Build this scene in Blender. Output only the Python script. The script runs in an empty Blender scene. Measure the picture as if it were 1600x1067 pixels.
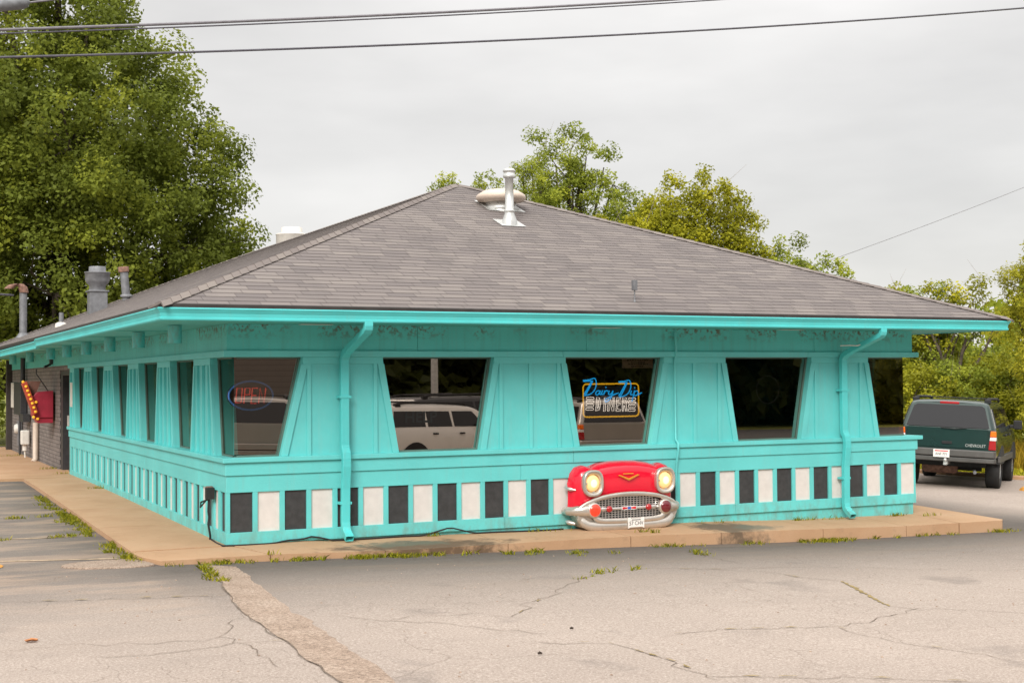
import bpy, bmesh, math, random
import numpy as np
from mathutils import Vector, Matrix

random.seed(7); RNG = np.random.default_rng(7)
scene = bpy.context.scene
COL = scene.collection

# ------------------------------------------------------------------ camera
cam_d = bpy.data.cameras.new("camera")
cam_d.sensor_width = 36.0
cam_d.lens = 36.0 * 2084.47 / 1600.0
cam_d.clip_start = 0.1; cam_d.clip_end = 2000
cam_d.dof.use_dof = True; cam_d.dof.focus_distance = 17.0; cam_d.dof.aperture_fstop = 5.6
cam = bpy.data.objects.new("camera", cam_d); COL.objects.link(cam)
def cam_axes(yaw, pitch, roll):
    cy, sy = math.cos(yaw), math.sin(yaw)
    fw = Vector((-sy*math.cos(pitch), cy*math.cos(pitch), math.sin(pitch)))
    rt = Vector((cy, sy, 0)); up = rt.cross(fw)
    return rt*math.cos(roll)+up*math.sin(roll), -rt*math.sin(roll)+up*math.cos(roll), fw
_r, _u, _f = cam_axes(-0.45451, 0.02805, -0.00755)
cam.matrix_world = Matrix(((_r.x, _u.x, -_f.x, -3.9078), (_r.y, _u.y, -_f.y, -15.7358), (_r.z, _u.z, -_f.z, 1.9534), (0, 0, 0, 1)))
scene.camera = cam

# ------------------------------------------------------------------ sky and sun
SUN_EL, SUN_AZ = math.radians(34), math.radians(218)      # azimuth clockwise from +y
world = bpy.data.worlds.new("World"); scene.world = world; world.use_nodes = True
wn, wl = world.node_tree.nodes, world.node_tree.links
wn.clear()
w_out = wn.new("ShaderNodeOutputWorld"); w_bg = wn.new("ShaderNodeBackground"); w_bg.inputs[1].default_value = 0.1
sky = wn.new("ShaderNodeTexSky"); sky.sky_type = 'NISHITA'; sky.sun_disc = False
sky.sun_elevation = SUN_EL; sky.sun_rotation = SUN_AZ
tc = wn.new("ShaderNodeTexCoord"); sep = wn.new("ShaderNodeSeparateXYZ"); wl.new(tc.outputs['Generated'], sep.inputs[0])
# overcast deck: brighter towards the zenith, broken by soft cloud streaks
ramp = wn.new("ShaderNodeMapRange"); ramp.inputs[1].default_value = 0.0; ramp.inputs[2].default_value = 1.0
ramp.inputs[3].default_value = 0.53; ramp.inputs[4].default_value = 2.1
pw = wn.new("ShaderNodeMath"); pw.operation = 'POWER'; pw.inputs[1].default_value = 3.0; pw.use_clamp = True
wl.new(sep.outputs[2], pw.inputs[0]); wl.new(pw.outputs[0], ramp.inputs[0])
mp = wn.new("ShaderNodeMapping"); mp.inputs['Scale'].default_value = (1.5, 1.5, 5.0); mp.inputs['Rotation'].default_value = (0.16, 0.06, 0.3)
wl.new(tc.outputs['Generated'], mp.inputs[0])
nz = wn.new("ShaderNodeTexNoise"); nz.inputs['Scale'].default_value = 1.9; nz.inputs['Detail'].default_value = 5; nz.inputs['Roughness'].default_value = 0.5
wl.new(mp.outputs[0], nz.inputs[0])
nr = wn.new("ShaderNodeMapRange"); nr.inputs[1].default_value = 0.30; nr.inputs[2].default_value = 0.68; nr.inputs[3].default_value = 0.83; nr.inputs[4].default_value = 1.12
wl.new(nz.outputs[0], nr.inputs[0])
mul = wn.new("ShaderNodeMath"); mul.operation = 'MULTIPLY'; wl.new(ramp.outputs[0], mul.inputs[0]); wl.new(nr.outputs[0], mul.inputs[1])
cl = wn.new("ShaderNodeVectorMath"); cl.operation = 'SCALE'; cl.inputs[0].default_value = (8.45, 8.22, 7.95); wl.new(mul.outputs[0], cl.inputs['Scale'])
mx = wn.new("ShaderNodeMix"); mx.data_type = 'RGBA'; mx.inputs[0].default_value = 0.94
wl.new(sky.outputs[0], mx.inputs[6]); wl.new(cl.outputs[0], mx.inputs[7])
wl.new(mx.outputs[2], w_bg.inputs[0]); wl.new(w_bg.outputs[0], w_out.inputs[0])
sun_d = bpy.data.lights.new("sun", 'SUN'); sun_d.energy = 1.5; sun_d.angle = math.radians(24); sun_d.color = (1.0, 0.95, 0.87)
sun = bpy.data.objects.new("sun", sun_d); COL.objects.link(sun)
_sd = Vector((math.sin(SUN_AZ)*math.cos(SUN_EL), math.cos(SUN_AZ)*math.cos(SUN_EL), math.sin(SUN_EL)))
sun.rotation_euler = _sd.to_track_quat('Z', 'Y').to_euler()
sun.location = (0, -20, 40)
scene.view_settings.view_transform = 'Standard'; scene.view_settings.look = 'None'
scene.view_settings.exposure = 0.9; scene.view_settings.gamma = 1.0; scene.view_settings.use_curve_mapping = False
scene.cycles.max_bounces = 8; scene.cycles.transparent_max_bounces = 16
scene.cycles.use_denoising = True

# ------------------------------------------------------------------ material helpers
def srgb(r, g, b):
    f = lambda c: (c/255/12.92) if c/255 <= 0.04045 else ((c/255+0.055)/1.055)**2.4
    return (f(r), f(g), f(b), 1)
class NT:
    def __init__(s, name):
        s.m = bpy.data.materials.new(name); s.m.use_nodes = True; s.t = s.m.node_tree; s.n = s.t.nodes; s.l = s.t.links
        s.p = s.n.get("Principled BSDF"); s.out = s.n.get("Material Output")
        s.tc = s.n.new("ShaderNodeTexCoord")
    def new(s, t, **kw):
        n = s.n.new(t)
        for k, v in kw.items(): setattr(n, k, v)
        return n
    def link(s, a, b): s.l.new(a, b)
    def noise(s, scale, detail=4, rough=0.55, coord='Object', sc=None, vec=None):
        n = s.n.new("ShaderNodeTexNoise"); n.inputs['Scale'].default_value = scale; n.inputs['Detail'].default_value = detail; n.inputs['Roughness'].default_value = rough
        src = vec or s.tc.outputs[coord]
        if sc:
            m = s.n.new("ShaderNodeMapping"); m.inputs['Scale'].default_value = sc; s.l.new(src, m.inputs[0]); src = m.outputs[0]
        s.l.new(src, n.inputs['Vector']); return n.outputs[0]
    def ramp(s, val, stops):
        r = s.n.new("ShaderNodeValToRGB"); el = r.color_ramp.elements
        while len(el) < len(stops): el.new(0.5)
        for e, (p, c) in zip(el, stops):
            e.position = p; e.color = c if len(c) == 4 else (*c, 1)
        s.l.new(val, r.inputs[0]); return r.outputs[0]
    def mapr(s, val, a, b, c, d):
        r = s.n.new("ShaderNodeMapRange"); r.inputs[1].default_value = a; r.inputs[2].default_value = b; r.inputs[3].default_value = c; r.inputs[4].default_value = d
        s.l.new(val, r.inputs[0]); return r.outputs[0]
    def mix(s, fac, a, b, blend='MIX'):
        m = s.n.new("ShaderNodeMix"); m.data_type = 'RGBA'; m.blend_type = blend
        for v, i in ((fac, 0), (a, 6), (b, 7)):
            if isinstance(v, (int, float)): m.inputs[i].default_value = v
            elif isinstance(v, tuple): m.inputs[i].default_value = v if len(v) == 4 else (*v, 1)
            else: s.l.new(v, m.inputs[i])
        return m.outputs[2]
    def math(s, op, a, b=None):
        m = s.n.new("ShaderNodeMath"); m.operation = op
        for v, i in ((a, 0), (b, 1)):
            if v is None: continue
            if isinstance(v, (int, float)): m.inputs[i].default_value = v
            else: s.l.new(v, m.inputs[i])
        return m.outputs[0]
    def sepxyz(s, coord='Object'):
        n = s.n.new("ShaderNodeSeparateXYZ"); s.l.new(s.tc.outputs[coord], n.inputs[0]); return n.outputs
    def bump(s, h, strength=0.3, dist=0.01):
        b = s.n.new("ShaderNodeBump"); b.inputs['Strength'].default_value = strength; b.inputs['Distance'].default_value = dist
        s.l.new(h, b.inputs['Height']); s.l.new(b.outputs[0], s.p.inputs['Normal'])
    def base(s, c):
        if isinstance(c, tuple): s.p.inputs['Base Color'].default_value = c if len(c) == 4 else (*c, 1)
        else: s.l.new(c, s.p.inputs['Base Color'])
    def rough(s, r): 
        if isinstance(r, (int, float)): s.p.inputs['Roughness'].default_value = r
        else: s.l.new(r, s.p.inputs['Roughness'])

def plain(name, c, rough=0.5, metal=0.0, var=0.12, nscale=6.0, bump=0.0, bscale=60, coat=0.0):
    t = NT(name); n = t.noise(nscale, 5)
    lo = tuple(x*(1-var) for x in c[:3]); hi = tuple(min(1, x*(1+var)) for x in c[:3])
    t.base(t.ramp(n, [(0.3, lo), (0.7, hi)])); t.rough(rough); t.p.inputs['Metallic'].default_value = metal
    if bump: t.bump(t.noise(bscale, 4), bump, 0.004)
    if coat: t.p.inputs['Coat Weight'].default_value = coat; t.p.inputs['Coat Roughness'].default_value = 0.04
    return t.m
def emit(name, c, strength, back=(0.02, 0.02, 0.02)):
    t = NT(name); t.base((*back, 1)); t.p.inputs['Emission Color'].default_value = (*c[:3], 1); t.p.inputs['Emission Strength'].default_value = strength
    return t.m

M = {}
def teal_paint(name, c, grain=(1, 1, 1), stains=False, wear=0.5):
    """brushed exterior house paint over boards: slow tone drift, faint chalky patches, dust, brush grain"""
    t = NT(name)
    n1 = t.noise(1.1, 5, 0.6); n2 = t.noise(14, 6, 0.65, sc=grain)
    lo = tuple(x*0.90 for x in c[:3]); hi = tuple(x*1.08 for x in c[:3])
    col = t.ramp(n1, [(0.3, lo), (0.7, hi)])
    col = t.mix(t.mapr(n2, 0.35, 0.75, 0.0, 0.16), col, (c[0]+0.10, c[1]*0.95, c[2]*0.92))
    n3 = t.noise(45, 3, 0.7, sc=(1, 1, 0.6))
    spots = t.mapr(n3, 0.70, 0.76, 0.0, wear)
    col = t.mix(spots, col, (0.10, 0.20, 0.18))
    zz = t.sepxyz()[2]; gm = t.math('MULTIPLY', t.mapr(zz, 0.0, 0.30, 1.0, 0.0), t.mapr(t.noise(5, 5, 0.7, sc=(1, 1, .5)), 0.45, 0.65, 0.0, 0.55))
    col = t.mix(gm, col, (0.20, 0.22, 0.16))
    drip = t.mapr(t.noise(3.2, 5, 0.65, sc=(5, 5, 0.22)), 0.55, 0.72, 0.0, 0.30)
    col = t.mix(drip, col, (c[0]*1.2+.07, c[1]*.80, c[2]*.76))
    if stains:
        z = t.sepxyz()[2]
        zm = t.mapr(z, 2.44, 2.60, 0.0, 1.0)
        big = t.noise(1.3, 3, 0.5, sc=(1, 1, 0.2)); bm = t.mapr(big, 0.44, 0.52, 0.0, 1.0)
        fine = t.noise(13, 4, 0.7); fm = t.mapr(fine, 0.50, 0.58, 0.0, 1.0)
        mk = t.math('MULTIPLY', t.math('MULTIPLY', zm, bm), fm)
        col = t.mix(t.math('MULTIPLY', mk, 0.9), col, (0.13, 0.10, 0.055))
        streak = t.noise(2.0, 4, 0.6, sc=(6, 6, 0.35)); sm = t.mapr(streak, 0.52, 0.75, 0.0, 0.28)
        col = t.mix(sm, col, (0.10, 0.27, 0.22))
    t.base(col); t.rough(t.mapr(n2, 0.3, 0.7, 0.42, 0.62))
    g = t.noise(70, 5, 0.7, sc=(grain[0], grain[1], grain[2]*0.25)); t.bump(t.math('ADD', g, n2), 0.35, 0.004)
    return t.m
TEAL = (0.122, 0.59, 0.59)
M['teal'] = teal_paint("teal_paint", TEAL)
M['teal_board'] = teal_paint("teal_paint_boards", (0.128, 0.60, 0.60), (1, 1, 6))
M['teal_header'] = teal_paint("teal_paint_weathered", (0.10, 0.58, 0.56), (1, 1, 4), stains=True)
M['teal_gutter'] = teal_paint("teal_metal_paint", (0.085, 0.58, 0.585), (0.3, 0.3, 3), wear=0.25)
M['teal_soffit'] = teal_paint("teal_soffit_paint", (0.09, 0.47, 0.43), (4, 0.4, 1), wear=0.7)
M['white_panel'] = plain("white_panel_paint", (0.68, 0.645, 0.62), 0.55, var=0.06, nscale=9, bump=0.25)
M['black_panel'] = plain("black_panel_paint", (0.040, 0.040, 0.042), 0.6, var=0.25, nscale=12, bump=0.4)
M['caulk'] = plain("dirty_caulk", (0.42, 0.40, 0.30), 0.8, var=0.5, nscale=25)
M['galv'] = plain("galvanised_steel", (0.62, 0.63, 0.62), 0.42, 0.55, 0.15, 10)
M['grey_metal'] = plain("weathered_grey_metal", (0.20, 0.205, 0.22), 0.55, 0.3, 0.25, 8, 0.2)
M['dark_metal'] = plain("dark_metal", (0.05, 0.05, 0.055), 0.5, 0.3, 0.2)
M['tan_cap'] = plain("tan_vent_cap", (0.60, 0.50, 0.42), 0.5, 0.0, 0.10)
M['offwhite'] = plain("off_white_metal", (0.72, 0.69, 0.64), 0.5, 0.0, 0.10, 5)
M['rust'] = plain("rusty_pipe", (0.22, 0.12, 0.09), 0.8, 0.1, 0.4, 15, 0.3)
M['drip'] = plain("dark_drip_edge", (0.035, 0.028, 0.026), 0.6, 0.0, 0.3)
M['black_rubber'] = plain("black_rubber", (0.018, 0.018, 0.019), 0.75, 0, 0.2)
M['bark'] = plain("grey_brown_bark", (0.075, 0.058, 0.042), 0.95, 0, 0.5, 7, 0.8, 25)
M['chrome_paint'] = plain("silver_paint", (0.62, 0.58, 0.53), 0.26, 0.65, 0.10, 5)
M['silver_mesh'] = plain("bright_silver_trim", (0.72, 0.70, 0.68), 0.28, 0.8, 0.08)
M['paper'] = plain("faded_paper", (0.62, 0.50, 0.40), 0.9, 0, 0.1)
M['ink'] = plain("printed_ink", (0.010, 0.009, 0.009), 0.9)
M['interior'] = plain("dark_interior_wall", (0.055, 0.040, 0.032), 0.8, 0, 0.3, 2)
M['int_teal'] = plain("dull_interior_trim", (0.10, 0.17, 0.145), 0.7, 0, 0.2, 3)
M['white_plastic'] = plain("white_plastic", (0.70, 0.68, 0.64), 0.5, 0, 0.1)
M['red_paint'] = plain("glossy_red_paint", (0.80, 0.004, 0.032), 0.22, 0, 0.06, 3, coat=0.8)
M['gold'] = plain("gold_trim", (0.85, 0.38, 0.05), 0.3, 0.5, 0.1)
M['sign_red'] = plain("faded_red_sign_paint", (0.33, 0.02, 0.045), 0.45, 0, 0.2, 4)
M['sign_orange'] = plain("faded_orange_sign_face", (0.42, 0.06, 0.03), 0.5, 0, 0.2, 6)
M['sign_top'] = plain("brown_sign_sheet", (0.22, 0.10, 0.075), 0.6, 0, 0.2, 5)
M['dark_wood'] = plain("dark_wood", (0.045, 0.036, 0.033), 0.7, 0, 0.3, 5)
M['plate_white'] = plain("licence_plate_white", (0.80, 0.79, 0.77), 0.4, 0, 0.05)

def shingle_mat():
    t = NT("asphalt_shingles")
    uv = t.tc.outputs['UV']; s = t.new("ShaderNodeSeparateXYZ"); t.link(uv, s.inputs[0])
    row = t.math('FLOOR', t.math('DIVIDE', s.outputs[1], 0.145))
    wn_ = t.new("ShaderNodeTexWhiteNoise"); wn_.noise_dimensions = '1D'; t.link(row, wn_.inputs['W'])
    u = t.math('ADD', s.outputs[0], t.math('MULTIPLY', wn_.outputs[0], 3.1))
    cb = t.new("ShaderNodeCombineXYZ"); t.link(u, cb.inputs[0]); t.link(s.outputs[1], cb.inputs[1])
    def brick(w, mort):
        b = t.new("ShaderNodeTexBrick"); b.offset = 0.5
        b.inputs['Scale'].default_value = 1; b.inputs['Brick Width'].default_value = w; b.inputs['Row Height'].default_value = 0.145
        b.inputs['Mortar Size'].default_value = mort; b.inputs['Mortar Smooth'].default_value = 0.2; b.inputs['Bias'].default_value = 0.0
        b.inputs['Color1'].default_value = (0.0, 0.0, 0.0, 1); b.inputs['Color2'].default_value = (1, 1, 1, 1); b.inputs['Mortar'].default_value = (0.5, 0.5, 0.5, 1)
        t.link(cb.outputs[0], b.inputs['Vector']); return b
    b1 = brick(0.36, 0.0042)
    base = t.ramp(b1.outputs['Color'], [(0.0, (0.122, 0.106, 0.106)), (0.35, (0.152, 0.132, 0.128)), (0.65, (0.176, 0.153, 0.146)), (1.0, (0.212, 0.186, 0.172))])
    blot = t.noise(0.55, 4, 0.6, vec=uv); base = t.mix(t.mapr(blot, 0.35, 0.7, 0.0, 0.45), base, (0.125, 0.108, 0.108))
    strk = t.noise(1.6, 5, 0.65, sc=(1.0, 0.16, 1.0), vec=uv); base = t.mix(t.mapr(strk, 0.50, 0.68, 0.0, 0.38), base, (0.085, 0.076, 0.074))
    gran = t.noise(120, 3, 0.8, vec=uv); base = t.mix(t.mapr(gran, 0.3, 0.75, 0.0, 0.35), base, (0.25, 0.215, 0.195))
    base = t.mix(b1.outputs['Fac'], base, (0.075, 0.064, 0.060))
    t.base(base); t.rough(0.92)
    t.bump(t.math('SUBTRACT', t.math('MULTIPLY', gran, 0.4), b1.outputs['Fac']), 0.5, 0.006)
    return t.m
M['shingle'] = shingle_mat()
def cap_mat():
    t = NT("hip_cap_shingles"); g = t.new("ShaderNodeNewGeometry")
    c = t.ramp(g.outputs['Random Per Island'], [(0.0, (0.13, 0.108, 0.103)), (0.5, (0.165, 0.14, 0.13)), (1.0, (0.205, 0.177, 0.158))])
    gr = t.noise(110, 3, 0.8); t.base(t.mix(t.mapr(gr, 0.3, 0.75, 0, 0.35), c, (0.30, 0.26, 0.235))); t.rough(0.92); t.bump(gr, 0.3, 0.004); return t.m
M['cap'] = cap_mat()

def brick_wall_mat():
    t = NT("grey_painted_brick")
    s = t.sepxyz(); cb = t.new("ShaderNodeCombineXYZ"); t.link(s[1], cb.inputs[0]); t.link(s[2], cb.inputs[1])
    b = t.new("ShaderNodeTexBrick"); b.inputs['Scale'].default_value = 1; b.inputs['Brick Width'].default_value = 0.22; b.inputs['Row Height'].default_value = 0.085
    b.inputs['Mortar Size'].default_value = 0.008; b.inputs['Color1'].default_value = (0.16, 0.14, 0.135, 1); b.inputs['Color2'].default_value = (0.23, 0.205, 0.195, 1); b.inputs['Mortar'].default_value = (0.055, 0.050, 0.050, 1)
    t.link(cb.outputs[0], b.inputs['Vector'])
    n = t.noise(1.5, 5, 0.6); t.base(t.mix(t.mapr(n, 0.4, 0.8, 0, 0.4), b.outputs[0], (0.26, 0.235, 0.225))); t.rough(0.8)
    t.bump(t.math('MULTIPLY', b.outputs['Fac'], -1.0), 0.6, 0.01); return t.m
M['brick'] = brick_wall_mat()

def concrete_mat():
    t = NT("sidewalk_concrete")
    n1 = t.noise(0.9, 6, 0.65); n2 = t.noise(60, 4, 0.7); n3 = t.noise(6, 5, 0.65)
    c = t.ramp(n1, [(0.25, (0.41, 0.235, 0.125)), (0.5, (0.50, 0.305, 0.175)), (0.8, (0.55, 0.365, 0.23))])
    c = t.mix(t.mapr(n2, 0.3, 0.7, 0, 0.3), c, (0.32, 0.20, 0.12)); c = t.mix(t.mapr(n3, 0.58, 0.8, 0, 0.45), c, (0.24, 0.155, 0.095))
    # wet/algae run-off stains below the downspouts
    xyz = t.sepxyz(); wob = t.noise(3.5, 6, 0.7)
    def ell(cx, cy, rx, ry):
        dx = t.math('DIVIDE', t.math('SUBTRACT', xyz[0], cx), rx); dy = t.math('DIVIDE', t.math('SUBTRACT', xyz[1], cy), ry)
        d = t.math('SQRT', t.math('ADD', t.math('MULTIPLY', dx, dx), t.math('MULTIPLY', dy, dy)))
        return t.mapr(t.math('ADD', d, t.math('MULTIPLY', t.math('SUBTRACT', wob, 0.5), 2.2)), 0.55, 1.05, 1.0, 0.0)
    c = t.mix(t.math('MULTIPLY', ell(2.25, -0.72, 1.35, 0.42), 0.85), c, (0.085, 0.055, 0.033))
    c = t.mix(t.math('MULTIPLY', ell(2.0, -0.50, 0.75, 0.24), 0.6), c, (0.13, 0.16, 0.12))
    c = t.mix(t.math('MULTIPLY', ell(6.75, -0.55, 0.55, 0.60), 0.85), c, (0.095, 0.070, 0.048))
    c = t.mix(t.math('MULTIPLY', ell(7.25, -0.62, 0.40, 0.30), 0.7), c, (0.145, 0.150, 0.115))
    t.base(c); t.rough(0.88); t.bump(t.math('ADD', n2, n3), 0.35, 0.006); return t.m
M['concrete'] = concrete_mat()

def asphalt_mat():
    t = NT("old_asphalt")
    xyz = t.sepxyz()
    fine = t.noise(48, 3, 0.9); mid = t.noise(9, 6, 0.7); big = t.noise(0.35, 5, 0.6); tr = t.noise(0.5, 4, 0.6, sc=(0.35, 2.2, 1))
    c = t.ramp(big, [(0.25, (0.305, 0.252, 0.216)), (0.55, (0.365, 0.303, 0.260)), (0.8, (0.42, 0.350, 0.303))])
    c = t.mix(t.mapr(mid, 0.3, 0.75, 0.0, 0.30), c, (0.33, 0.265, 0.225))
    c = t.mix(t.mapr(fine, 0.50, 0.36, 0.0, 0.75), c, (0.20, 0.155, 0.128)); c = t.mix(t.mapr(fine, 0.54, 0.68, 0.0, 0.7), c, (0.60, 0.52, 0.46))
    # dark sealed strip along the kerb, worn edge towards the lot
    y = xyz[1]; wob = t.math('MULTIPLY', t.math('SUBTRACT', tr, 0.5), 1.5)
    yy = t.math('ADD', t.math('ADD', y, wob), t.math('MULTIPLY', xyz[0], -0.03))
    band = t.math('POWER', t.mapr(yy, -5.6, -1.5, 0.0, 1.0), 1.5)
    near = t.math('MULTIPLY', t.mapr(xyz[0], 12.5, 14.5, 1.0, 0.0), t.mapr(t.math('ADD', xyz[0], wob), -1.9, -1.0, 0.72, 1.0))
    seal = t.mix(t.mapr(mid, 0.3, 0.75, 0, 0.6), (0.075, 0.063, 0.055), (0.135, 0.113, 0.097))
    seal = t.mix(t.mapr(tr, 0.48, 0.62, 0.0, 0.75), seal, (0.15, 0.115, 0.088))
    seal = t.mix(t.mapr(fine, 0.60, 0.80, 0.0, 0.5), seal, (0.24, 0.20, 0.17))
    st = t.noise(0.9, 5, 0.65, sc=(0.5, 1.8, 1)); lft = t.mapr(xyz[0], -1.3, -1.0, 1.0, 0.0)
    seal = t.mix(t.math('MULTIPLY', lft, t.mapr(st, 0.46, 0.60, 0.0, 0.85)), seal, (0.29, 0.205, 0.145))
    c = t.mix(t.math('MULTIPLY', t.math('MULTIPLY', band, near), 0.94), c, seal)
    # faint tyre-polished lanes
    c = t.mix(t.mapr(tr, 0.56, 0.75, 0.0, 0.30), c, (0.26, 0.215, 0.185))
    # alligator cracking
    wv = t.new("ShaderNodeVectorMath"); wv.operation = 'MULTIPLY_ADD'
    nzv = t.new("ShaderNodeTexNoise"); nzv.inputs['Scale'].default_value = 2.5; nzv.inputs['Detail'].default_value = 5; t.link(t.tc.outputs['Object'], nzv.inputs['Vector'])
    t.link(nzv.outputs['Color'], wv.inputs[0]); wv.inputs[1].default_value = (0.5, 0.5, 0); t.link(t.tc.outputs['Object'], wv.inputs[2])
    def cracks(scale, width, lo, hi, off):
        v = t.new("ShaderNodeTexVoronoi"); v.feature = 'DISTANCE_TO_EDGE'; v.voronoi_dimensions = '2D'; v.inputs['Scale'].default_value = scale
        t.link(wv.outputs[0], v.inputs['Vector'])
        ln = t.mapr(v.outputs['Distance'], 0.0, width, 1.0, 0.0)
        mpn = t.new("ShaderNodeMapping"); mpn.inputs['Location'].default_value = (off, off*2, 0); t.link(t.tc.outputs['Object'], mpn.inputs[0])
        msk = t.mapr(t.noise(0.45, 3, 0.5, vec=mpn.outputs[0]), lo, hi, 0.0, 1.0)
        return t.math('MULTIPLY', ln, msk)
    k = t.math('MAXIMUM', cracks(0.42, 0.0040, 0.44, 0.60, 3.1), cracks(2.3, 0.014, 0.50, 0.60, 8.4))
    c = t.mix(t.math('MULTIPLY', k, 0.5), c, (0.13, 0.095, 0.070))
    spots = t.mapr(t.noise(0.8, 4, 0.6), 0.60, 0.70, 0.0, 0.38); c = t.mix(spots, c, (0.12, 0.10, 0.09))
    t.base(c); t.rough(0.93)
    t.bump(t.math('SUBTRACT', t.math('ADD', fine, t.math('MULTIPLY', mid, 0.6)), t.math('MULTIPLY', k, 0.8)), 0.5, 0.006); return t.m
M['asphalt'] = asphalt_mat()
def patch_mat():
    t = NT("reddish_trench_patch"); f = t.noise(36, 4, 0.95); g = t.noise(2.2, 6, 0.7)
    c = t.ramp(g, [(0.3, (0.27, 0.19, 0.14)), (0.5, (0.37, 0.275, 0.21)), (0.7, (0.44, 0.34, 0.27))]); c = t.mix(t.mapr(f, 0.52, 0.36, 0.0, 0.9), c, (0.11, 0.075, 0.055)); c = t.mix(t.mapr(f, 0.54, 0.66, 0, 0.8), c, (0.62, 0.50, 0.41))
    t.base(c); t.rough(0.95); t.bump(f, 0.8, 0.012); return t.m
M['patch'] = patch_mat()
M['crack'] = plain("crack_fill", (0.15, 0.112, 0.083), 0.95, 0, 0.4, 20)
M['crack_dry'] = plain("dry_grass_in_crack", (0.26, 0.19, 0.075), 0.95, 0, 0.5, 30, 0.5, 90)
M['yellow_line'] = plain("worn_yellow_line", (0.46, 0.34, 0.23), 0.9, 0, 0.35, 12)
M['orange_line'] = plain("yellow_road_paint", (0.58, 0.27, 0.045), 0.85, 0, 0.3, 15)
def ground_mat():
    t = NT("meadow_ground"); a = t.noise(0.25, 5, 0.6); b = t.noise(18, 5, 0.75)
    c = t.ramp(a, [(0.3, (0.17, 0.19, 0.020)), (0.6, (0.25, 0.25, 0.030)), (0.8, (0.33, 0.27, 0.045))]); c = t.mix(t.mapr(b, 0.35, 0.7, 0, 0.5), c, (0.08, 0.10, 0.015))
    t.base(c); t.rough(0.95); t.bump(b, 1.0, 0.05); return t.m
M['meadow'] = ground_mat()

def leaf_mat(name, c, c2, trans=0.42):
    t = NT(name); at = t.new("ShaderNodeAttribute"); at.attribute_name = "tint"
    g = t.new("ShaderNodeNewGeometry")
    v = t.math('ADD', t.math('MULTIPLY', at.outputs['Fac'], 0.88), t.math('MULTIPLY', g.outputs['Random Per Island'], 0.12))
    col = t.ramp(v, [(0.0, tuple(x*0.60 for x in c)), (0.45, c), (1.0, c2)])
    t.base(col); t.rough(0.5); t.p.inputs['Specular IOR Level'].default_value = 0.1
    tr = t.new("ShaderNodeBsdfTranslucent"); t.link(col, tr.inputs[0])
    ms = t.new("ShaderNodeMixShader"); ms.inputs[0].default_value = trans
    t.link(t.p.outputs[0], ms.inputs[1]); t.link(tr.outputs[0], ms.inputs[2]); t.link(ms.outputs[0], t.out.inputs[0]); return t.m
M['leaf_oak'] = leaf_mat("oak_leaves", (0.185, 0.225, 0.036), (0.35, 0.38, 0.046))
M['leaf_green'] = leaf_mat("fresh_green_leaves", (0.27, 0.32, 0.044), (0.49, 0.52, 0.058))
M['leaf_yellow'] = leaf_mat("yellow_green_leaves", (0.33, 0.335, 0.028), (0.62, 0.57, 0.038))
M['leaf_willow'] = leaf_mat("willow_leaves", (0.40, 0.39, 0.036), (0.66, 0.60, 0.060))
M['leaf_dark'] = leaf_mat("dark_hedge_leaves", (0.050, 0.062, 0.014), (0.09, 0.10, 0.02))
M['weed'] = leaf_mat("weed_leaves", (0.24, 0.26, 0.022), (0.50, 0.42, 0.030), 0.3)
M['tall_grass'] = leaf_mat("ripe_tall_grass", (0.36, 0.27, 0.030), (0.62, 0.40, 0.040), 0.3)
M['lawn'] = leaf_mat("lawn_grass", (0.36, 0.35, 0.025), (0.58, 0.50, 0.035), 0.3)
M['twig'] = plain("bare_twigs", (0.30, 0.25, 0.21), 0.9, 0, 0.2)

def glass_mat(name, refl=0.31, tint=(0.40, 0.36, 0.32), rc=(1.0, 0.86, 0.76)):
    t = NT(name); t.n.remove(t.p)
    gl = t.new("ShaderNodeBsdfGlossy"); gl.inputs['Roughness'].default_value = 0.004; gl.inputs[0].default_value = (*rc, 1)
    tr = t.new("ShaderNodeBsdfTransparent"); tr.inputs[0].default_value = (*tint, 1)
    fr = t.new("ShaderNodeFresnel"); fr.inputs[0].default_value = 1.45
    f = t.math('ADD', t.math('MULTIPLY', fr.outputs[0], 0.9 if refl > 0 else 0.16), refl)
    m = t.new("ShaderNodeMixShader"); t.link(f, m.inputs[0]); t.link(tr.outputs[0], m.inputs[1]); t.link(gl.outputs[0], m.inputs[2]); t.link(m.outputs[0], t.out.inputs[0]); return t.m
M['glass'] = glass_mat("window_glass")
M['glass_side'] = glass_mat("clear_side_glass", -0.0, (0.62, 0.60, 0.56))
def carglass():
    t = NT("tinted_car_glass"); t.base((0.012, 0.012, 0.014, 1)); t.rough(0.05); t.p.inputs['Specular IOR Level'].default_value = 0.45; t.p.inputs['Coat Weight'].default_value = 0.25; return t.m
M['carglass'] = carglass()
def lens(name, c, e=0.0):
    t = NT(name); t.base((*c, 1)); t.rough(0.12); t.p.inputs['Coat Weight'].default_value = 1.0
    if e: t.p.inputs['Emission Color'].default_value = (*c, 1); t.p.inputs['Emission Strength'].default_value = e
    return t.m
M['lens_red'] = lens("red_lens", (0.42, 0.010, 0.015)); M['lens_red_lit'] = lens("lit_red_lens", (0.95, 0.04, 0.015), 0.30); M['lens_dark_red'] = lens("dull_red_lens", (0.16, 0.012, 0.02))
M['lens_amber'] = lens("amber_lens", (0.85, 0.16, 0.01), 0.15)

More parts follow.
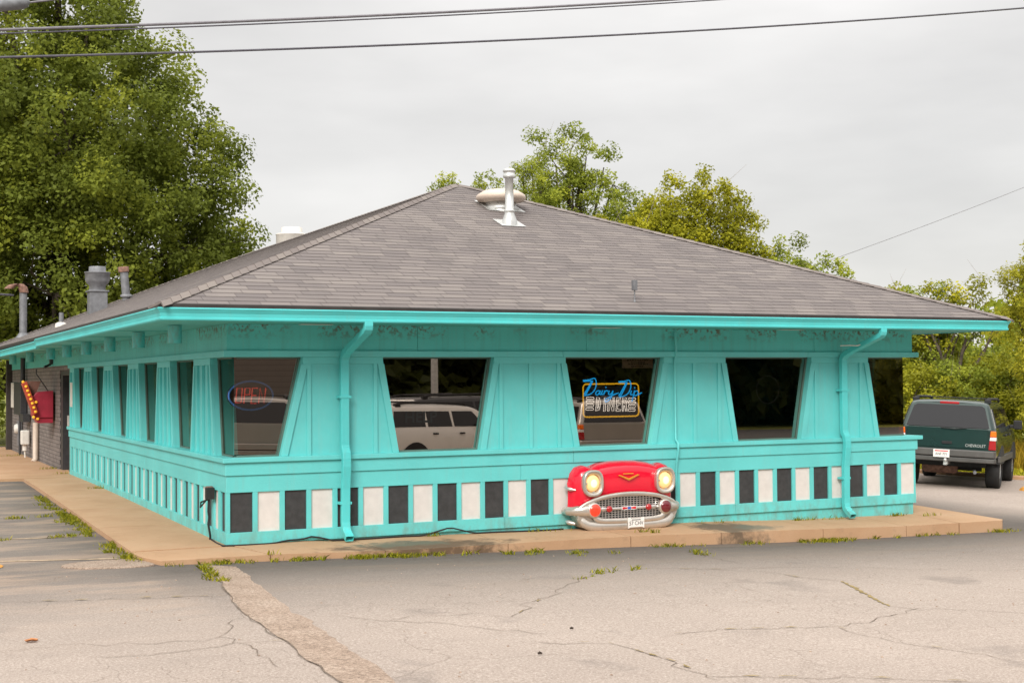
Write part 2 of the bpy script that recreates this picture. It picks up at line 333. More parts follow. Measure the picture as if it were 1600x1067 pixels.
# ------------------------------------------------------------------ mesh helpers
class MB:
    def __init__(s): s.v = []; s.f = []; s.uv = []; s.smooth = set()
    def add(s, vs, fs, uvs=None, smooth=False):
        o = len(s.v); s.v += [tuple(map(float, v)) for v in vs]
        for i, f in enumerate(fs):
            if smooth: s.smooth.add(len(s.f))
            s.f.append(tuple(o+k for k in f))
            s.uv.append(uvs[i] if uvs else None)
        return s
    def box(s, x0, x1, y0, y1, z0, z1):
        v = [(x0,y0,z0),(x1,y0,z0),(x1,y1,z0),(x0,y1,z0),(x0,y0,z1),(x1,y0,z1),(x1,y1,z1),(x0,y1,z1)]
        return s.add(v, [(0,3,2,1),(4,5,6,7),(0,1,5,4),(1,2,6,5),(2,3,7,6),(3,0,4,7)])
    def prism(s, pts, a, b, axis='y'):
        """polygon pts extruded from a to b: axis 'y': pts are (x,z); 'x': (y,z); 'z': (x,y)"""
        n = len(pts)
        mk = {'y': lambda p, t: (p[0], t, p[1]), 'x': lambda p, t: (t, p[0], p[1]), 'z': lambda p, t: (p[0], p[1], t)}[axis]
        vs = [mk(p, a) for p in pts]+[mk(p, b) for p in pts]
        return s.add(vs, [tuple(range(n)), tuple(range(2*n-1, n-1, -1))]+[(i, (i+1) % n+0, (i+1) % n+n, i+n) for i in range(n)])
    def tube(s, path, r, n=8, cap=True, smooth=True):
        P = [Vector(p) for p in path]; R = r if isinstance(r, (list, tuple)) else [r]*len(P)
        rings = []; prev = None
        for i, p in enumerate(P):
            d = (P[min(i+1, len(P)-1)]-P[max(i-1, 0)]); d = d.normalized() if d.length > 1e-9 else Vector((0, 0, 1))
            if prev is None: a = d.orthogonal().normalized()
            else:
                a = prev-d*prev.dot(d); a = a.normalized() if a.length > 1e-6 else d.orthogonal().normalized()
            prev = a; b = d.cross(a)
            rings.append([p+(a*math.cos(2*math.pi*k/n)+b*math.sin(2*math.pi*k/n))*R[i] for k in range(n)])
        return s.loft(rings, cap, smooth)
    def loft(s, rings, cap=True, smooth=True, closed=False):
        n = len(rings[0]); vs = [v for r in rings for v in r]; fs = []
        m = len(rings)
        for i in range(m if closed else m-1):
            for k in range(n):
                j = (i+1) % m; fs.append((i*n+k, i*n+(k+1) % n, j*n+(k+1) % n, j*n+k))
        s.add(vs, fs, smooth=smooth)
        if cap and not closed:
            s.add(rings[0], [tuple(range(n-1, -1, -1))]); s.add(rings[-1], [tuple(range(n))])
        return s
    def cyl(s, p0, p1, r0, r1=None, n=16, smooth=True): return s.tube([p0, p1], [r0, r0 if r1 is None else r1], n, True, smooth)
    def lathe(s, c, prof, n=24, axis=(0, 0, 1), smooth=True):
        ax = Vector(axis).normalized(); a = ax.orthogonal().normalized(); b = ax.cross(a); c = Vector(c)
        rings = [[c+ax*h+(a*math.cos(2*math.pi*k/n)+b*math.sin(2*math.pi*k/n))*max(r, 1e-4) for k in range(n)] for r, h in prof]
        return s.loft(rings, True, smooth)
    def sph(s, c, r, n=14, sc=(1, 1, 1)):
        rings = []
        for i in range(1, n):
            t = math.pi*i/n; rings.append([(c[0]+sc[0]*r*math.sin(t)*math.cos(2*math.pi*k/(2*n)), c[1]+sc[1]*r*math.sin(t)*math.sin(2*math.pi*k/(2*n)), c[2]-sc[2]*r*math.cos(t)) for k in range(2*n)])
        return s.loft(rings)
    def torus(s, c, R, r, axis=(0, 0, 1), n=24, m=8, sc=(1, 1)):
        ax = Vector(axis).normalized(); a = ax.orthogonal().normalized(); b = ax.cross(a); c = Vector(c); rings = []
        for k in range(n):
            t = 2*math.pi*k/n; d = a*math.cos(t)*sc[0]+b*math.sin(t)*sc[1]
            rings.append([c+d*R+(d.normalized()*math.cos(2*math.pi*j/m)+ax*math.sin(2*math.pi*j/m))*r for j in range(m)])
        return s.loft(rings, closed=True)
    def build(s, name, mat, parent=None, bevel=0.0, fix=True):
        me = bpy.data.meshes.new(name); me.from_pydata(s.v, [], s.f)
        if s.smooth:
            me.polygons.foreach_set('use_smooth', [i in s.smooth for i in range(len(s.f))])
        if any(u is not None for u in s.uv):
            l = me.uv_layers.new(name="UVMap"); k = 0
            for f, u in zip(s.f, s.uv):
                for j in range(len(f)):
                    if u: l.data[k].uv = u[j]
                    k += 1
        if fix:
            bm = bmesh.new(); bm.from_mesh(me); bmesh.ops.recalc_face_normals(bm, faces=bm.faces); bm.to_mesh(me); bm.free()
        me.materials.append(M[mat] if isinstance(mat, str) else mat)
        o = bpy.data.objects.new(name, me); COL.objects.link(o)
        if parent is not None: o.parent = parent
        if bevel:
            b = o.modifiers.new("bevel", 'BEVEL'); b.width = bevel; b.segments = 2; b.limit_method = 'ANGLE'
        return o
def tag(o, label=None, cat=None, group=None, kind=None):
    if label: o['label'] = label
    if cat: o['category'] = cat
    if group: o['group'] = group
    if kind: o['kind'] = kind
    return o
def thing(name, label, cat, loc=(0, 0, 0), group=None):
    o = bpy.data.objects.new(name, None); COL.objects.link(o); o.location = loc; o.empty_display_size = 0.2
    return tag(o, label, cat, group)
def text_mesh(name, body, size, mat, parent, mw, extrude=0.003, align='CENTER', xs=1.0, bold=0.0):
    cu = bpy.data.curves.new(name, 'FONT'); cu.body = body; cu.size = size; cu.extrude = extrude; cu.align_x = align; cu.align_y = 'CENTER'; cu.resolution_u = 3; cu.offset = bold
    ob = bpy.data.objects.new(name+"_src", cu); COL.objects.link(ob)
    dg = bpy.context.evaluated_depsgraph_get(); me = bpy.data.meshes.new_from_object(ob.evaluated_get(dg)); bpy.data.objects.remove(ob)
    me.name = name; me.materials.clear(); me.materials.append(M[mat] if isinstance(mat, str) else mat)
    me.transform(mw @ Matrix.Diagonal((xs, 1, 1, 1)))
    o = bpy.data.objects.new(name, me); COL.objects.link(o)
    if parent is not None: o.parent = parent
    return o
def face_front(x, y, z):   # text plane facing -y
    return Matrix.Translation((x, y, z)) @ Matrix.Rotation(math.pi/2, 4, 'X')
def copy_tree(o, parent=None):
    c = o.copy(); COL.objects.link(c)
    if parent is not None: c.parent = parent
    for ch in [k for k in bpy.data.objects if k.parent == o]: copy_tree(ch, c)
    return c

# ------------------------------------------------------------------ terrain
HX, HY = 0.778, 0.628                 # direction the green SUV faces
SUVP = Vector((17.42, 5.02))          # its right rear wheel
def gz(x, y):
    z = np.interp(x, [-30, -8, -1, 1.1, 1.9, 3.3, 4.2, 5.1, 6.5, 7.6, 9, 10.6, 11.6, 14, 16, 18, 21, 30, 60, 400],
                  [-.02, -.04, -.045, -.10, -.123, -.163, -.188, -.214, -.265, -.305, -.335, -.364, -.38, -.36, -.34, -.43, -.56, -.75, -1.0, -1.0])
    side = np.clip((y-1)/9, 0, 1)*np.clip((-x)/0.8, 0, 1)      # rises to meet the concrete apron left of the building
    z = z + side*0.05
    return z + 0.025*np.clip(y-5.0, -2, 6)*np.clip((x-13)/3, 0, 1)
def grid_sheet(name, xs, ys, dz, mat, keep=None):
    X, Y = np.meshgrid(xs, ys); Z = gz(X, Y)+dz
    vs = np.stack([X, Y, Z], -1).reshape(-1, 3); nx = len(xs)
    fs = [(j*nx+i, j*nx+i+1, (j+1)*nx+i+1, (j+1)*nx+i) for j in range(len(ys)-1) for i in range(nx-1)]
    b = MB(); b.add(vs, fs); me_o = b.build(name, mat, fix=False)
    if keep:
        bm = bmesh.new(); bm.from_mesh(me_o.data)
        for co, no in keep:
            bmesh.ops.bisect_plane(bm, geom=bm.verts[:]+bm.edges[:]+bm.faces[:], plane_co=co, plane_no=no, clear_outer=True)
        bm.to_mesh(me_o.data); bm.free()
    for p in me_o.data.polygons: p.use_smooth = True
    return me_o
def lin(*segs):
    out = []
    for a, b, n in segs: out += list(np.linspace(a, b, n, endpoint=False))
    return np.array(out+[segs[-1][1]])
g = grid_sheet("ground", lin((-900, -60, 8), (-60, -20, 8), (-20, 30, 80), (30, 80, 20), (80, 900, 8)), lin((-900, -80, 8), (-80, -20, 12), (-20, 30, 70), (30, 80, 20), (80, 900, 8)), -0.035, 'meadow'); tag(g, kind='structure')
KERB = SUVP + Vector((HX, HY))*3.55
lot = grid_sheet("parking_lot", lin((-60, -20, 10), (-20, 40, 130)), lin((-27, -20, 6), (-20, 60, 140)), 0.0, 'asphalt',
                 [((KERB.x, KERB.y, 0), (HX, HY, 0)), ((0, 30, 0), (0, 1, 0))]); tag(lot, kind='structure')
M['street'] = plain("dark_street_asphalt", (0.055, 0.053, 0.052), 0.9, 0, 0.2, 3)
st_ = grid_sheet("street", lin((-200, -20, 10), (-20, 60, 30), (60, 200, 8)), lin((-43, -26.5, 8)), 0.012, 'street'); tag(st_, kind='structure')
# kerb at the edge of the grass
b = MB(); L2 = Vector((-HY, HX))
ring = []
for s_ in np.linspace(-14, 24, 60):
    p = KERB+L2*s_; n = Vector((HX, HY)); z = float(gz(p.x, p.y))
    ring.append([(p.x-n.x*.0, p.y-n.y*.0, z-.1), (p.x, p.y, z+.07), (p.x+n.x*.03, p.y+n.y*.03, z+.09), (p.x+n.x*.16, p.y+n.y*.16, z+.09), (p.x+n.x*.16, p.y+n.y*.16, z-.1)])
b.loft(ring, smooth=False); tag(b.build("kerb", 'concrete'), kind='structure')

# ------------------------------------------------------------------ dimensions of the diner
W, L = 10.664, 25.0
HB, HT, SOF = 2.24, 2.315, 2.635       # header trim bottom/top, soffit
ST, SB, FB, PT, PB = 1.04, 0.982, 0.834, 0.626, 0.152
YD = 13.2                              # teal dining part ends here on the left side
GI = 0.115                             # glass inset

# ------------------------------------------------------------------ sidewalk
def side_z(x, y):
    zx = np.interp(x, [-1.2, 0, .3, 1.2, 2, 5.1, 6.5, 7.6, 9.5, 11.6], [0.0, 0.0, -.005, -.035, -.055, -.075, -.115, -.14, -.195, -.215])
    zw = np.interp(x, [-1, 0, 2.3, 4.7, 6.8, 8.3, 10.6, 11.6], [0, 0, -.02, -.057, -.075, -.13, -.162, -.18])
    k = np.clip(-y/0.95, 0, 1)
    front = zw*(1-k)+zx*k
    left = np.interp(y, [-1, 0, 3.5, 6.5, 9.7, 13, 27], [0, .008, .033, .052, .068, .056, .03])
    return front if y <= 0 else (left if x < 1 else np.interp(y, [0, 1, 3, 8], [front, front+.035, front+.06, front+.06]))
def slab(b, poly_in, poly_out, depth=0.5):
    """strip of concrete between two matched edge lines"""
    n = len(poly_in)
    top = [(*p, side_z(*p)) for p in poly_in]+[(*p, side_z(*p)) for p in poly_out]
    bot = [(p[0], p[1], p[2]-depth) for p in top]
    fs = [(i, i+1, n+i+1, n+i) for i in range(n-1)]
    side = [(n+i, n+i+1, 3*n+i+1, 3*n+i) for i in range(n-1)]+[(i+1, i, 2*n+i, 2*n+i+1) for i in range(n-1)]
    ends = [(0, n, 3*n, 2*n), (n-1, 2*n-1, 4*n-1, 3*n-1)]
    b.add(top+bot, fs+side+ends)
b = MB()
joints = [-0.02, 1.55, 3.2, 4.95, 6.35, 8.05, 9.55, 10.62]
def fy(x): return -0.95
# left walk, wedge corner, front slabs and right corner, each slab cast with a thin joint
ys_l = [0.012, 2.6, 5.2, 7.9, 10.5, 12.2]
for a, c in zip(ys_l[:-1], ys_l[1:]):
    yy = np.linspace(a, c-0.012, 6); slab(b, [(0.06, v) for v in yy], [(-1.10+0.008*v, v) for v in yy])
ang = np.linspace(0, 1, 8); out = []
for t_ in ang:
    out.append((-1.10+0.12*t_**3, 0.0-0.80*t_) if t_ < 1 else (-0.95, -0.93))
slab(b, [(0.05, 0.0-0.0*i) for i in range(8)], out)
slab(b, [(0.05, 0.0), (0.05, 0.0), (0.05, 0.0)], [(-0.95, -0.93), (-0.5, -0.95), (0.26, -0.95)])
xs_j = joints[:]
prev_in, prev_out = 0.06, 0.275
for k, xj in enumerate(joints[1:]):
    xo = xj+0.0 if k < len(joints)-2 else xj
    xi2 = xj; xo2 = xj+0.05 if k else xj+0.1
    if k == len(joints)-2: xo2 = 10.60
    a_in = np.linspace(prev_in, xi2-0.012, 6); a_out = np.linspace(prev_out, xo2-0.012, 6)
    slab(b, [(v, 0.06) for v in a_in], [(v, fy(v)) for v in a_out]); prev_in, prev_out = xi2, xo2
slab(b, [(10.62, 0.06), (10.62, 0.06), (10.62, 0.06), (10.63, 0.8), (10.63, 3.0)], [(10.612, -0.95), (11.45, -0.95), (11.56, -0.86), (11.54, 0.9), (11.5, 3.0)])
# apron beside the brick wall
slab(b, [(-0.0, 12.21), (-0.0, 16.5), (-0.0, 20), (-0.0, 27)], [(-3.2, 12.6), (-3.2, 16.5), (-3.2, 20), (-3.2, 27)], 0.3)
sw = b.build("sidewalk", 'concrete', bevel=0.018); tag(sw, kind='structure')
b = MB()
def smooth_poly(p):
    for _ in range(2): p = [q for i in range(len(p)) for q in ((p[i][0]*.75+p[(i+1) % len(p)][0]*.25, p[i][1]*.75+p[(i+1) % len(p)][1]*.25), (p[i][0]*.25+p[(i+1) % len(p)][0]*.75, p[i][1]*.25+p[(i+1) % len(p)][1]*.75))]
    return p
pts = [(-1.02, -0.72), (-1.15, -0.3), (-1.75, -0.30), (-1.98, -0.52), (-1.86, -0.80), (-1.45, -0.98), (-1.0, -1.0)]
b.prism([(p[0], p[1]) for p in smooth_poly(pts)], -0.2, -0.028, 'z'); tag(b.build("concrete_toe", 'patch', bevel=0.01), kind='structure')

# ------------------------------------------------------------------ the diner
diner = thing("diner_building", "turquoise roadside diner with slanted windows and grey shingle hip roof", "building", (0, 0, 0))
# foundation, base board, rails, fascia, sill
b = MB(); b.box(0.02, W-.035, 0.03, 0.27, -0.55, 0.012); b.box(0.02, 0.27, 0.27, YD, -0.4, 0.012); b.box(W-.27, W-.035, 0.27, 12, -.55, 0.012)
b.build("foundation", 'teal', diner)
def boards(b, x0, x1, y0, y1, z0, z1, cuts, along='x', gap=.004):
    e = [x0 if along == 'x' else y0]+list(cuts)+[x1 if along == 'x' else y1]
    for i in range(len(e)-1):
        a_ = e[i]+(gap/2 if i else 0); c_ = e[i+1]-(gap/2 if i < len(e)-2 else 0); o_ = .0012*((i*7) % 3)
        if along == 'x': b.box(a_, c_, y0-o_, y1, z0, z1)
        else: b.box(x0-o_, x1, a_, c_, z0, z1)
b = MB()
boards(b, 0.0, W, 0.0, 0.25, 0.01, PB, (3.66, 7.31)); boards(b, 0, .25, .25, YD, .01, PB, (2.9, 6.6, 10.2), 'y'); b.box(W-.25, W, .25, 12, .01, PB)
b.build("base_board", 'teal_board', diner, 0.004)
b = MB()
boards(b, 0.0, W, 0.003, 0.25, PT, FB, (3.9, 6.32)); boards(b, 0.003, .25, .25, YD, PT, FB, (1.45, 5.1, 8.8), 'y'); b.box(W-.25, W-.003, .25, 12, PT, FB)
b.build("upper_rail", 'teal_board', diner, 0.004)
b = MB()
boards(b, -.018, W+.03, -.018, 0.25, FB-.004, SB, (4.68, 6.32, 9.15)); boards(b, -.018, .25, .25, YD, FB-.004, SB, (4.3, 9.4), 'y'); b.box(W-.25, W+.03, .25, 12, FB-.004, SB)
b.build("sill_fascia", 'teal_board', diner, 0.004)
b = MB()
b.box(-.052, W+.11, -.052, 0.34, SB, ST); b.box(-.052, .34, .34, YD+.06, SB, ST); b.box(W-.34, W+.11, .34, 12, SB, ST)
b.build("window_sill", 'teal_board', diner, 0.006)
# chequered panels, each in its recess between battens
P0, PP, PW = 0.0456, 0.33325, 0.272
for i in range(-1, 32):
    x0 = P0+i*PP+PW if i >= 0 else 0.0; x1 = P0+(i+1)*PP if i < 31 else W
    MB().box(x0, x1, 0.004, 0.05, PB, PT).build("batten", 'teal', diner, 0.003)
NS = 39
for i in range(NS):
    y0 = 0.10+i*PP+PW*0.82; y1 = 0.10+(i+1)*PP if i < NS-1 else YD
    MB().box(0.004, 0.05, y0, y1, PB, PT).build("batten", 'teal', diner, 0.003)
MB().box(.004, .0495, 0.05, 0.10, PB, PT).build("batten", 'teal', diner)
b = MB(); b.box(0.05, W-.05, 0.05, 0.25, PB, PT); b.box(.05, .25, .25, YD, PB, PT); b.box(W-.25, W-.02, .25, 12, PB, PT); b.build("lower_wall", 'teal', diner)
for i in range(32):
    x0 = P0+i*PP; o = MB().box(x0-.002, x0+PW+.002, 0.030, 0.051, PB-.002, PT+.002).build("black_panel" if i % 2 == 0 else "white_panel", 'black_panel' if i % 2 == 0 else 'white_panel', diner)
for i in range(NS):
    y0 = 0.10+i*PP; MB().box(0.030, 0.051, y0-.002, y0+PW*.82+.002, PB-.002, PT+.002).build("black_panel" if i % 2 == 0 else "white_panel", 'black_panel' if i % 2 == 0 else 'white_panel', diner)

# front piers between the windows (trapezoids) with rails, battens and raking trim
WIN = [(0.0, 0.94, 0.0, 0.665), (1.98, 3.52, 2.19, 3.315), (4.58, 6.13, 4.785, 5.905), (7.165, 8.695, 7.37, 8.485), (9.76, W, 9.965, W)]
def front_pier(xt0, xt1, xb0, xb1, seams):
    p = MB().prism([(xb0, ST), (xb1, ST), (xt1, HB), (xt0, HB)], 0.022, 0.26).build("pier", 'teal', diner)
    t = MB(); tw = 0.085
    t.prism([(xt0, HB-.085), (xt1, HB-.085), (xt1, HB), (xt0, HB)], 0.0, 0.0218)
    zt = HB-.085; kt = (zt-ST)/(HB-ST); lx = xb0+(xt0-xb0)*kt; rx = xb1+(xt1-xb1)*kt
    t.prism([(xb0, ST), (xb0+tw, ST), (lx+tw, zt), (lx, zt)], -.002, 0.0217)
    t.prism([(xb1-tw, ST), (xb1, ST), (rx, zt), (rx-tw, zt)], -.002, 0.0217)
    for s_ in seams: t.box(s_-.026, s_+.026, -.0005, 0.0216, ST, zt)
    t.build("pier_trim", 'teal_board', p, 0.003)
for k in range(4):
    a, c = WIN[k], WIN[k+1]
    seams = {0: (1.02, 1.88), 1: (3.62, 4.055, 4.475), 2: (6.635, 7.055), 3: (8.775, 9.62)}[k]
    front_pier(a[1], c[0], a[3], c[2], seams)
def side_pier(yt0, yt1, yb0, yb1, nb):
    p = MB().prism([(yb0, ST), (yb1, ST), (yt1, HB), (yt0, HB)], 0.036, 0.30, 'x').build("pier", 'teal', diner)
    t = MB(); zt = HB-.085; kt = (zt-ST)/(HB-ST); tw = .07
    t.prism([(yt0, zt), (yt1, zt), (yt1, HB), (yt0, HB)], 0.0, .0358, 'x')
    ly = yb0+(yt0-yb0)*kt; ry = yb1+(yt1-yb1)*kt
    t.prism([(yb0, ST), (yb0+tw, ST), (ly+tw, zt), (ly, zt)], -.002, .0357, 'x'); t.prism([(yb1-tw, ST), (yb1, ST), (ry, zt), (ry-tw, zt)], -.002, .0357, 'x')
    for s_ in np.linspace(ly+.16, ry-.16, nb): t.box(-.0005, .0356, s_-.022, s_+.022, ST, zt)
    t.build("pier_trim", 'teal_board', p, .003)
SP = [(0.84, 1.74, 0.62, 1.94), (3.22, 4.12, 3.01, 4.30), (5.59, 6.50, 5.38, 6.70), (7.97, 8.90, 7.66, 9.13), (10.32, 11.22, 10.08, 11.46), (12.58, YD, 12.38, YD)]
for s_ in SP: side_pier(*s_, 3 if s_[1] < 13 else 1)
MB().box(-.012, -.004, 12.75, 13.05, 1.45, 1.95).build("notice", 'white_plastic', diner)
# right side (mostly turned away): one corner opening then a plain wall
MB().prism([(1.05, ST), (12, ST), (12, HB), (0.85, HB)], W-.30, W-.016, 'x').build("pier", 'teal', diner)

# header trim, header box, soffit
b = MB(); boards(b, -.04, W+.06, -.04, .30, HB, HT, (4.52, 6.3, 8.6)); boards(b, -.04, .30, .30, YD, HB, HT, (3.4, 7.2, 10.9), 'y'); b.box(W-.30, W+.06, .30, 12, HB, HT); b.build("header_trim", 'teal_board', diner, .004)
b = MB(); boards(b, 0.008, W-.03, 0.008, .30, HT, SOF, (2.45, 4.9, 5.62, 6.32, 8.75)); boards(b, .008, .30, .30, L-.01, HT, SOF, (2.1, 4.55, 7, 9.4, 11.9, 14.3, 17, 20), 'y'); b.box(W-.30, W-.03, .30, 12, HT, SOF); b.build("header_box", 'teal_header', diner, .003)
E_ = 0.90
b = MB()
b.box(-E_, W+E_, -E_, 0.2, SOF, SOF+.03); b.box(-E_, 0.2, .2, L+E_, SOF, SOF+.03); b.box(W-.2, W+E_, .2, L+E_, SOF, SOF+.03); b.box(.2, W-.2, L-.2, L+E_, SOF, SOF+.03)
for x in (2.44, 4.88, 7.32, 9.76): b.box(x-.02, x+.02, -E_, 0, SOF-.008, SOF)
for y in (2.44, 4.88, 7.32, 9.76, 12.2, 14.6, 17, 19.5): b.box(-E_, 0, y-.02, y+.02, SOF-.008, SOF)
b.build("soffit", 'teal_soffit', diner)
for i, x in enumerate((1.02, 5.05, 8.1)):   # soffit vents of the front eave
    MB().box(x-.2, x+.2, -.34, -.22, SOF-.012, SOF-.0085).build("soffit_vent", 'offwhite', diner)
# K-style gutter swept round the eaves, the left run sagging beyond its joint
prof = [(.905, 2.640), (.905, 2.622), (.965, 2.622), (.972, 2.632), (.972, 2.650), (.962, 2.658), (.968, 2.700), (.985, 2.727), (.987, 2.735), (.997, 2.742), (.999, 2.756), (.990, 2.762), (.978, 2.755), (.960, 2.690), (.930, 2.645)]
def gut(x, y, dx, dy, dz): return [(x+dx*o, y+dy*o, z+dz) for o, z in prof]
b = MB(); rings = []
for y, dz in ((L, -.07), (17.5, -.062), (14, -.05), (10.55, -.040), (10.45, 0.0), (6, -.002), (0, .004)): rings.append([(-o, y if y != L else L+o, z+dz) for o, z in prof])
rings[-1] = [(-o, -o, z+.004) for o, z in prof]
for x in (2, 4, 6, 8): rings.append([(x, -o, z+.004+.001*math.sin(x*2)) for o, z in prof])
rings.append([(W+o, -o, z+.006) for o, z in prof]); rings.append([(W+o, L+o, z) for o, z in prof])
b.loft(rings, True, False); gutter = b.build("gutter", 'teal_gutter', diner)
for x in np.arange(0.6, W, 1.2): MB().box(x-.012, x+.012, -.985, -.93, 2.752, 2.758).build("gutter_hanger", 'galv', gutter)
# downspouts
def downspout(x, zbot):
    r = []
    def ring(cx, cy, cz, nx, nz, hw=.052, hd=.038):   # rectangular section, n = direction of travel in the y-z plane
        dy, dz = nz, -nx                                # perpendicular in plane
        return [(cx-hw, cy-dy*hd, cz-dz*hd), (cx+hw, cy-dy*hd, cz-dz*hd), (cx+hw, cy+dy*hd, cz+dz*hd), (cx-hw, cy+dy*hd, cz+dz*hd)]
    def at(cy, cz, a): return ring(x, cy, cz, math.cos(a), math.sin(a))
    # a: travel angle in (y,z): -90deg straight down
    D = math.radians
    path = [(-.94, 2.64, D(-90)), (-.94, 2.585, D(-90)), (-.925, 2.55, D(-68)), (-.89, 2.528, D(-38)), (-.30, 2.345, D(-18)), (-.16, 2.292, D(-22)), (-.105, 2.255, D(-55)), (-.075, 2.20, D(-90)),
            (-.075, 1.16, D(-90)), (-.085, 1.12, D(-105)), (-.125, 1.06, D(-108)), (-.135, 1.0, D(-90)), (-.135, .90, D(-90)), (-.10, .62, D(-87)), (-.092, zbot+.20, D(-90)), (-.105, zbot+.12, D(-112)), (-.16, zbot+.065, D(-138)), (-.25, zbot+.01, D(-148))]
    b = MB(); b.loft([at(*p) for p in path], False, False)
    ins = [at(p[0], p[1], p[2]) for p in path[-3:]]
    d = b.build("downspout", 'teal_gutter', diner, .008)
    sol = d.modifiers.new("wall", 'SOLIDIFY'); sol.thickness = .004; sol.offset = -1
    for z in (1.75, .45): MB().box(x-.075, x+.075, -.122, -.0, z-.015, z+.015).build("bracket", 'teal_gutter', d)
    return d
downspout(1.445, 0.02); d2 = downspout(9.22, -.11)
# loose twisted strap hanging from the right downspout
MB().tube([(9.20, -.52, 2.42), (9.12, -.50, 2.40), (9.02, -.45, 2.405), (8.9, -.4, 2.40)], [.014, .010, .008, .008], 6).build("loose_strap", 'white_plastic', d2)
# thin painted conduit in the middle of the front
MB().tube([(6.30, -.025, HT+.27), (6.30, -.05, 2.28), (6.295, -.02, 2.2), (6.295, -.02, 1.1), (6.295, -.085, 1.04), (6.295, -.085, .95), (6.295, -.045, .8), (6.295, -.02, .6), (6.295, -.02, .02)], .017, 8).build("conduit", 'teal', diner)

# windows: frame bead, pane, stop, opening shape shared with the piers
def quad_pts(w):
    return (w[0], w[1], w[2], w[3])
for k, (xt0, xt1, xb0, xb1) in enumerate(WIN):
    fr = MB()
    lt, lb = (xt0, xb0) if k > 0 else (0.13, 0.13); rt, rb = (xt1, xb1) if k < 4 else (W-.13, W-.13)
    if k > 0: fr.prism([(lb-.01, ST), (lb+.022, ST), (lt+.022, HB), (lt-.01, HB)], GI-.018, GI+.02)
    if k < 4: fr.prism([(rb-.022, ST), (rb+.01, ST), (rt+.01, HB), (rt-.022, HB)], GI-.018, GI+.02)
    fr.box(lb+.02, rb-.02, GI-.016, GI+.02, ST, ST+.022); fr.box(lt+.02, rt-.02, GI-.016, GI+.02, HB-.02, HB)
    w_ = fr.build("window", 'int_teal', diner)
    pl = 0.122 if k == 0 else lt-.005
    MB().add([(pl if k == 0 else lb-.005, GI, ST), (rb+.005 if k < 4 else W-.122, GI, ST), (rt+.005 if k < 4 else W-.122, GI, HB), (pl, GI, HB)], [(0, 1, 2, 3)]).build("pane", 'glass', w_)
prevs = [(-0.1, 0.10, .10)]
for k, (yt0, yt1, yb0, yb1) in enumerate(SP):
    if k == 0: a_t, a_b = 0.13, 0.13
    else: a_t, a_b = SP[k-1][1], SP[k-1][3]
    c_t, c_b = yt0, yb0
    fr = MB()
    fr.prism([(c_b-.012, ST), (c_b+.01, ST), (c_t+.01, HB), (c_t-.012, HB)], GI-.02, GI+.02, 'x')
    if k: fr.prism([(a_b-.01, ST), (a_b+.022, ST), (a_t+.022, HB), (a_t-.01, HB)], GI-.018, GI+.02, 'x')
    fr.box(GI-.016, GI+.02, a_b+.02, c_b-.02, ST, ST+.022); fr.box(GI-.016, GI+.02, a_t+.02, c_t-.02, HB-.02, HB)
    w_ = fr.build("window", 'int_teal', diner)
    lo = .122 if k == 0 else a_b-.005; hi = .122 if k == 0 else a_t-.005
    MB().add([(GI, lo, ST), (GI, c_b+.005, ST), (GI, c_t+.005, HB), (GI, hi, HB)], [(0, 1, 2, 3)]).build("pane", 'glass_side', w_)
fr = MB(); fr.box(W-GI-.02, W-GI+.02, .83, .87, ST, HB); fr.box(W-GI-.02, W-GI+.02, .13, .83, ST, ST+.02)
w_ = fr.build("window", 'grey_metal', diner); MB().add([(W-GI, .122, ST), (W-GI, 1.05, ST), (W-GI, .86, HB), (W-GI, .122, HB)], [(0, 1, 2, 3)]).build("pane", 'glass', w_)
# interior shell
b = MB(); b.box(.3, W-.3, .35, L-.3, -.05, .02); b.build("floor", 'dark_wood', diner)
b = MB(); b.box(.3, W-.3, .30, L-.3, 2.46, 2.50); b.build("ceiling", 'interior', diner)
b = MB(); b.box(.3, W-.3, 5.2, 5.35, .02, 2.46); b.box(3.6, 3.7, 5.35, YD, .02, 2.46); b.box(.3, 3.6, YD-.2, YD-.1, .02, 2.46); b.build("partition", 'interior', diner)

# left side beyond the dining room: brick wall, recessed door
b = MB(); b.box(.02, .3, 14.85, L-.02, -.2, HT); b.box(.02, .3, YD, 14.85, 2.20, HT); b.build("brick_wall", 'brick', diner)
b = MB(); b.box(.25, .45, YD, 14.85, -.1, 2.2); b.build("door_recess", 'dark_wood', diner)
b = MB(); b.box(.04, .24, YD, YD+.14, .0, 2.2); b.box(.04, .24, 14.55, 14.85, .0, 2.2); b.box(.04, .24, YD+.14, 14.55, 2.1, 2.2); b.box(.1, .2, 13.93, 14.03, .02, 2.1)
dr = b.build("entrance_door", 'dark_metal', diner, .004)
MB().add([(.17, YD+.14, .02), (.17, 13.93, .02), (.17, 13.93, 2.1), (.17, YD+.14, 2.1)], [(0, 1, 2, 3)]).build("door_glass", 'glass', dr)
MB().box(.06, .1, 13.2+.75, 13.2+.80, .95, 1.25).build("door_handle", 'galv', dr)
MB().box(-.05, .5, YD, 14.85, -.1, .06).build("threshold", 'concrete', diner)
b = MB(); b.box(0.3, W-.3, L-.3, L-.05, -.3, HT); b.box(W-.3, W-.02, 12, L-.3, -.5, SOF); b.build("rear_wall", 'brick', diner)

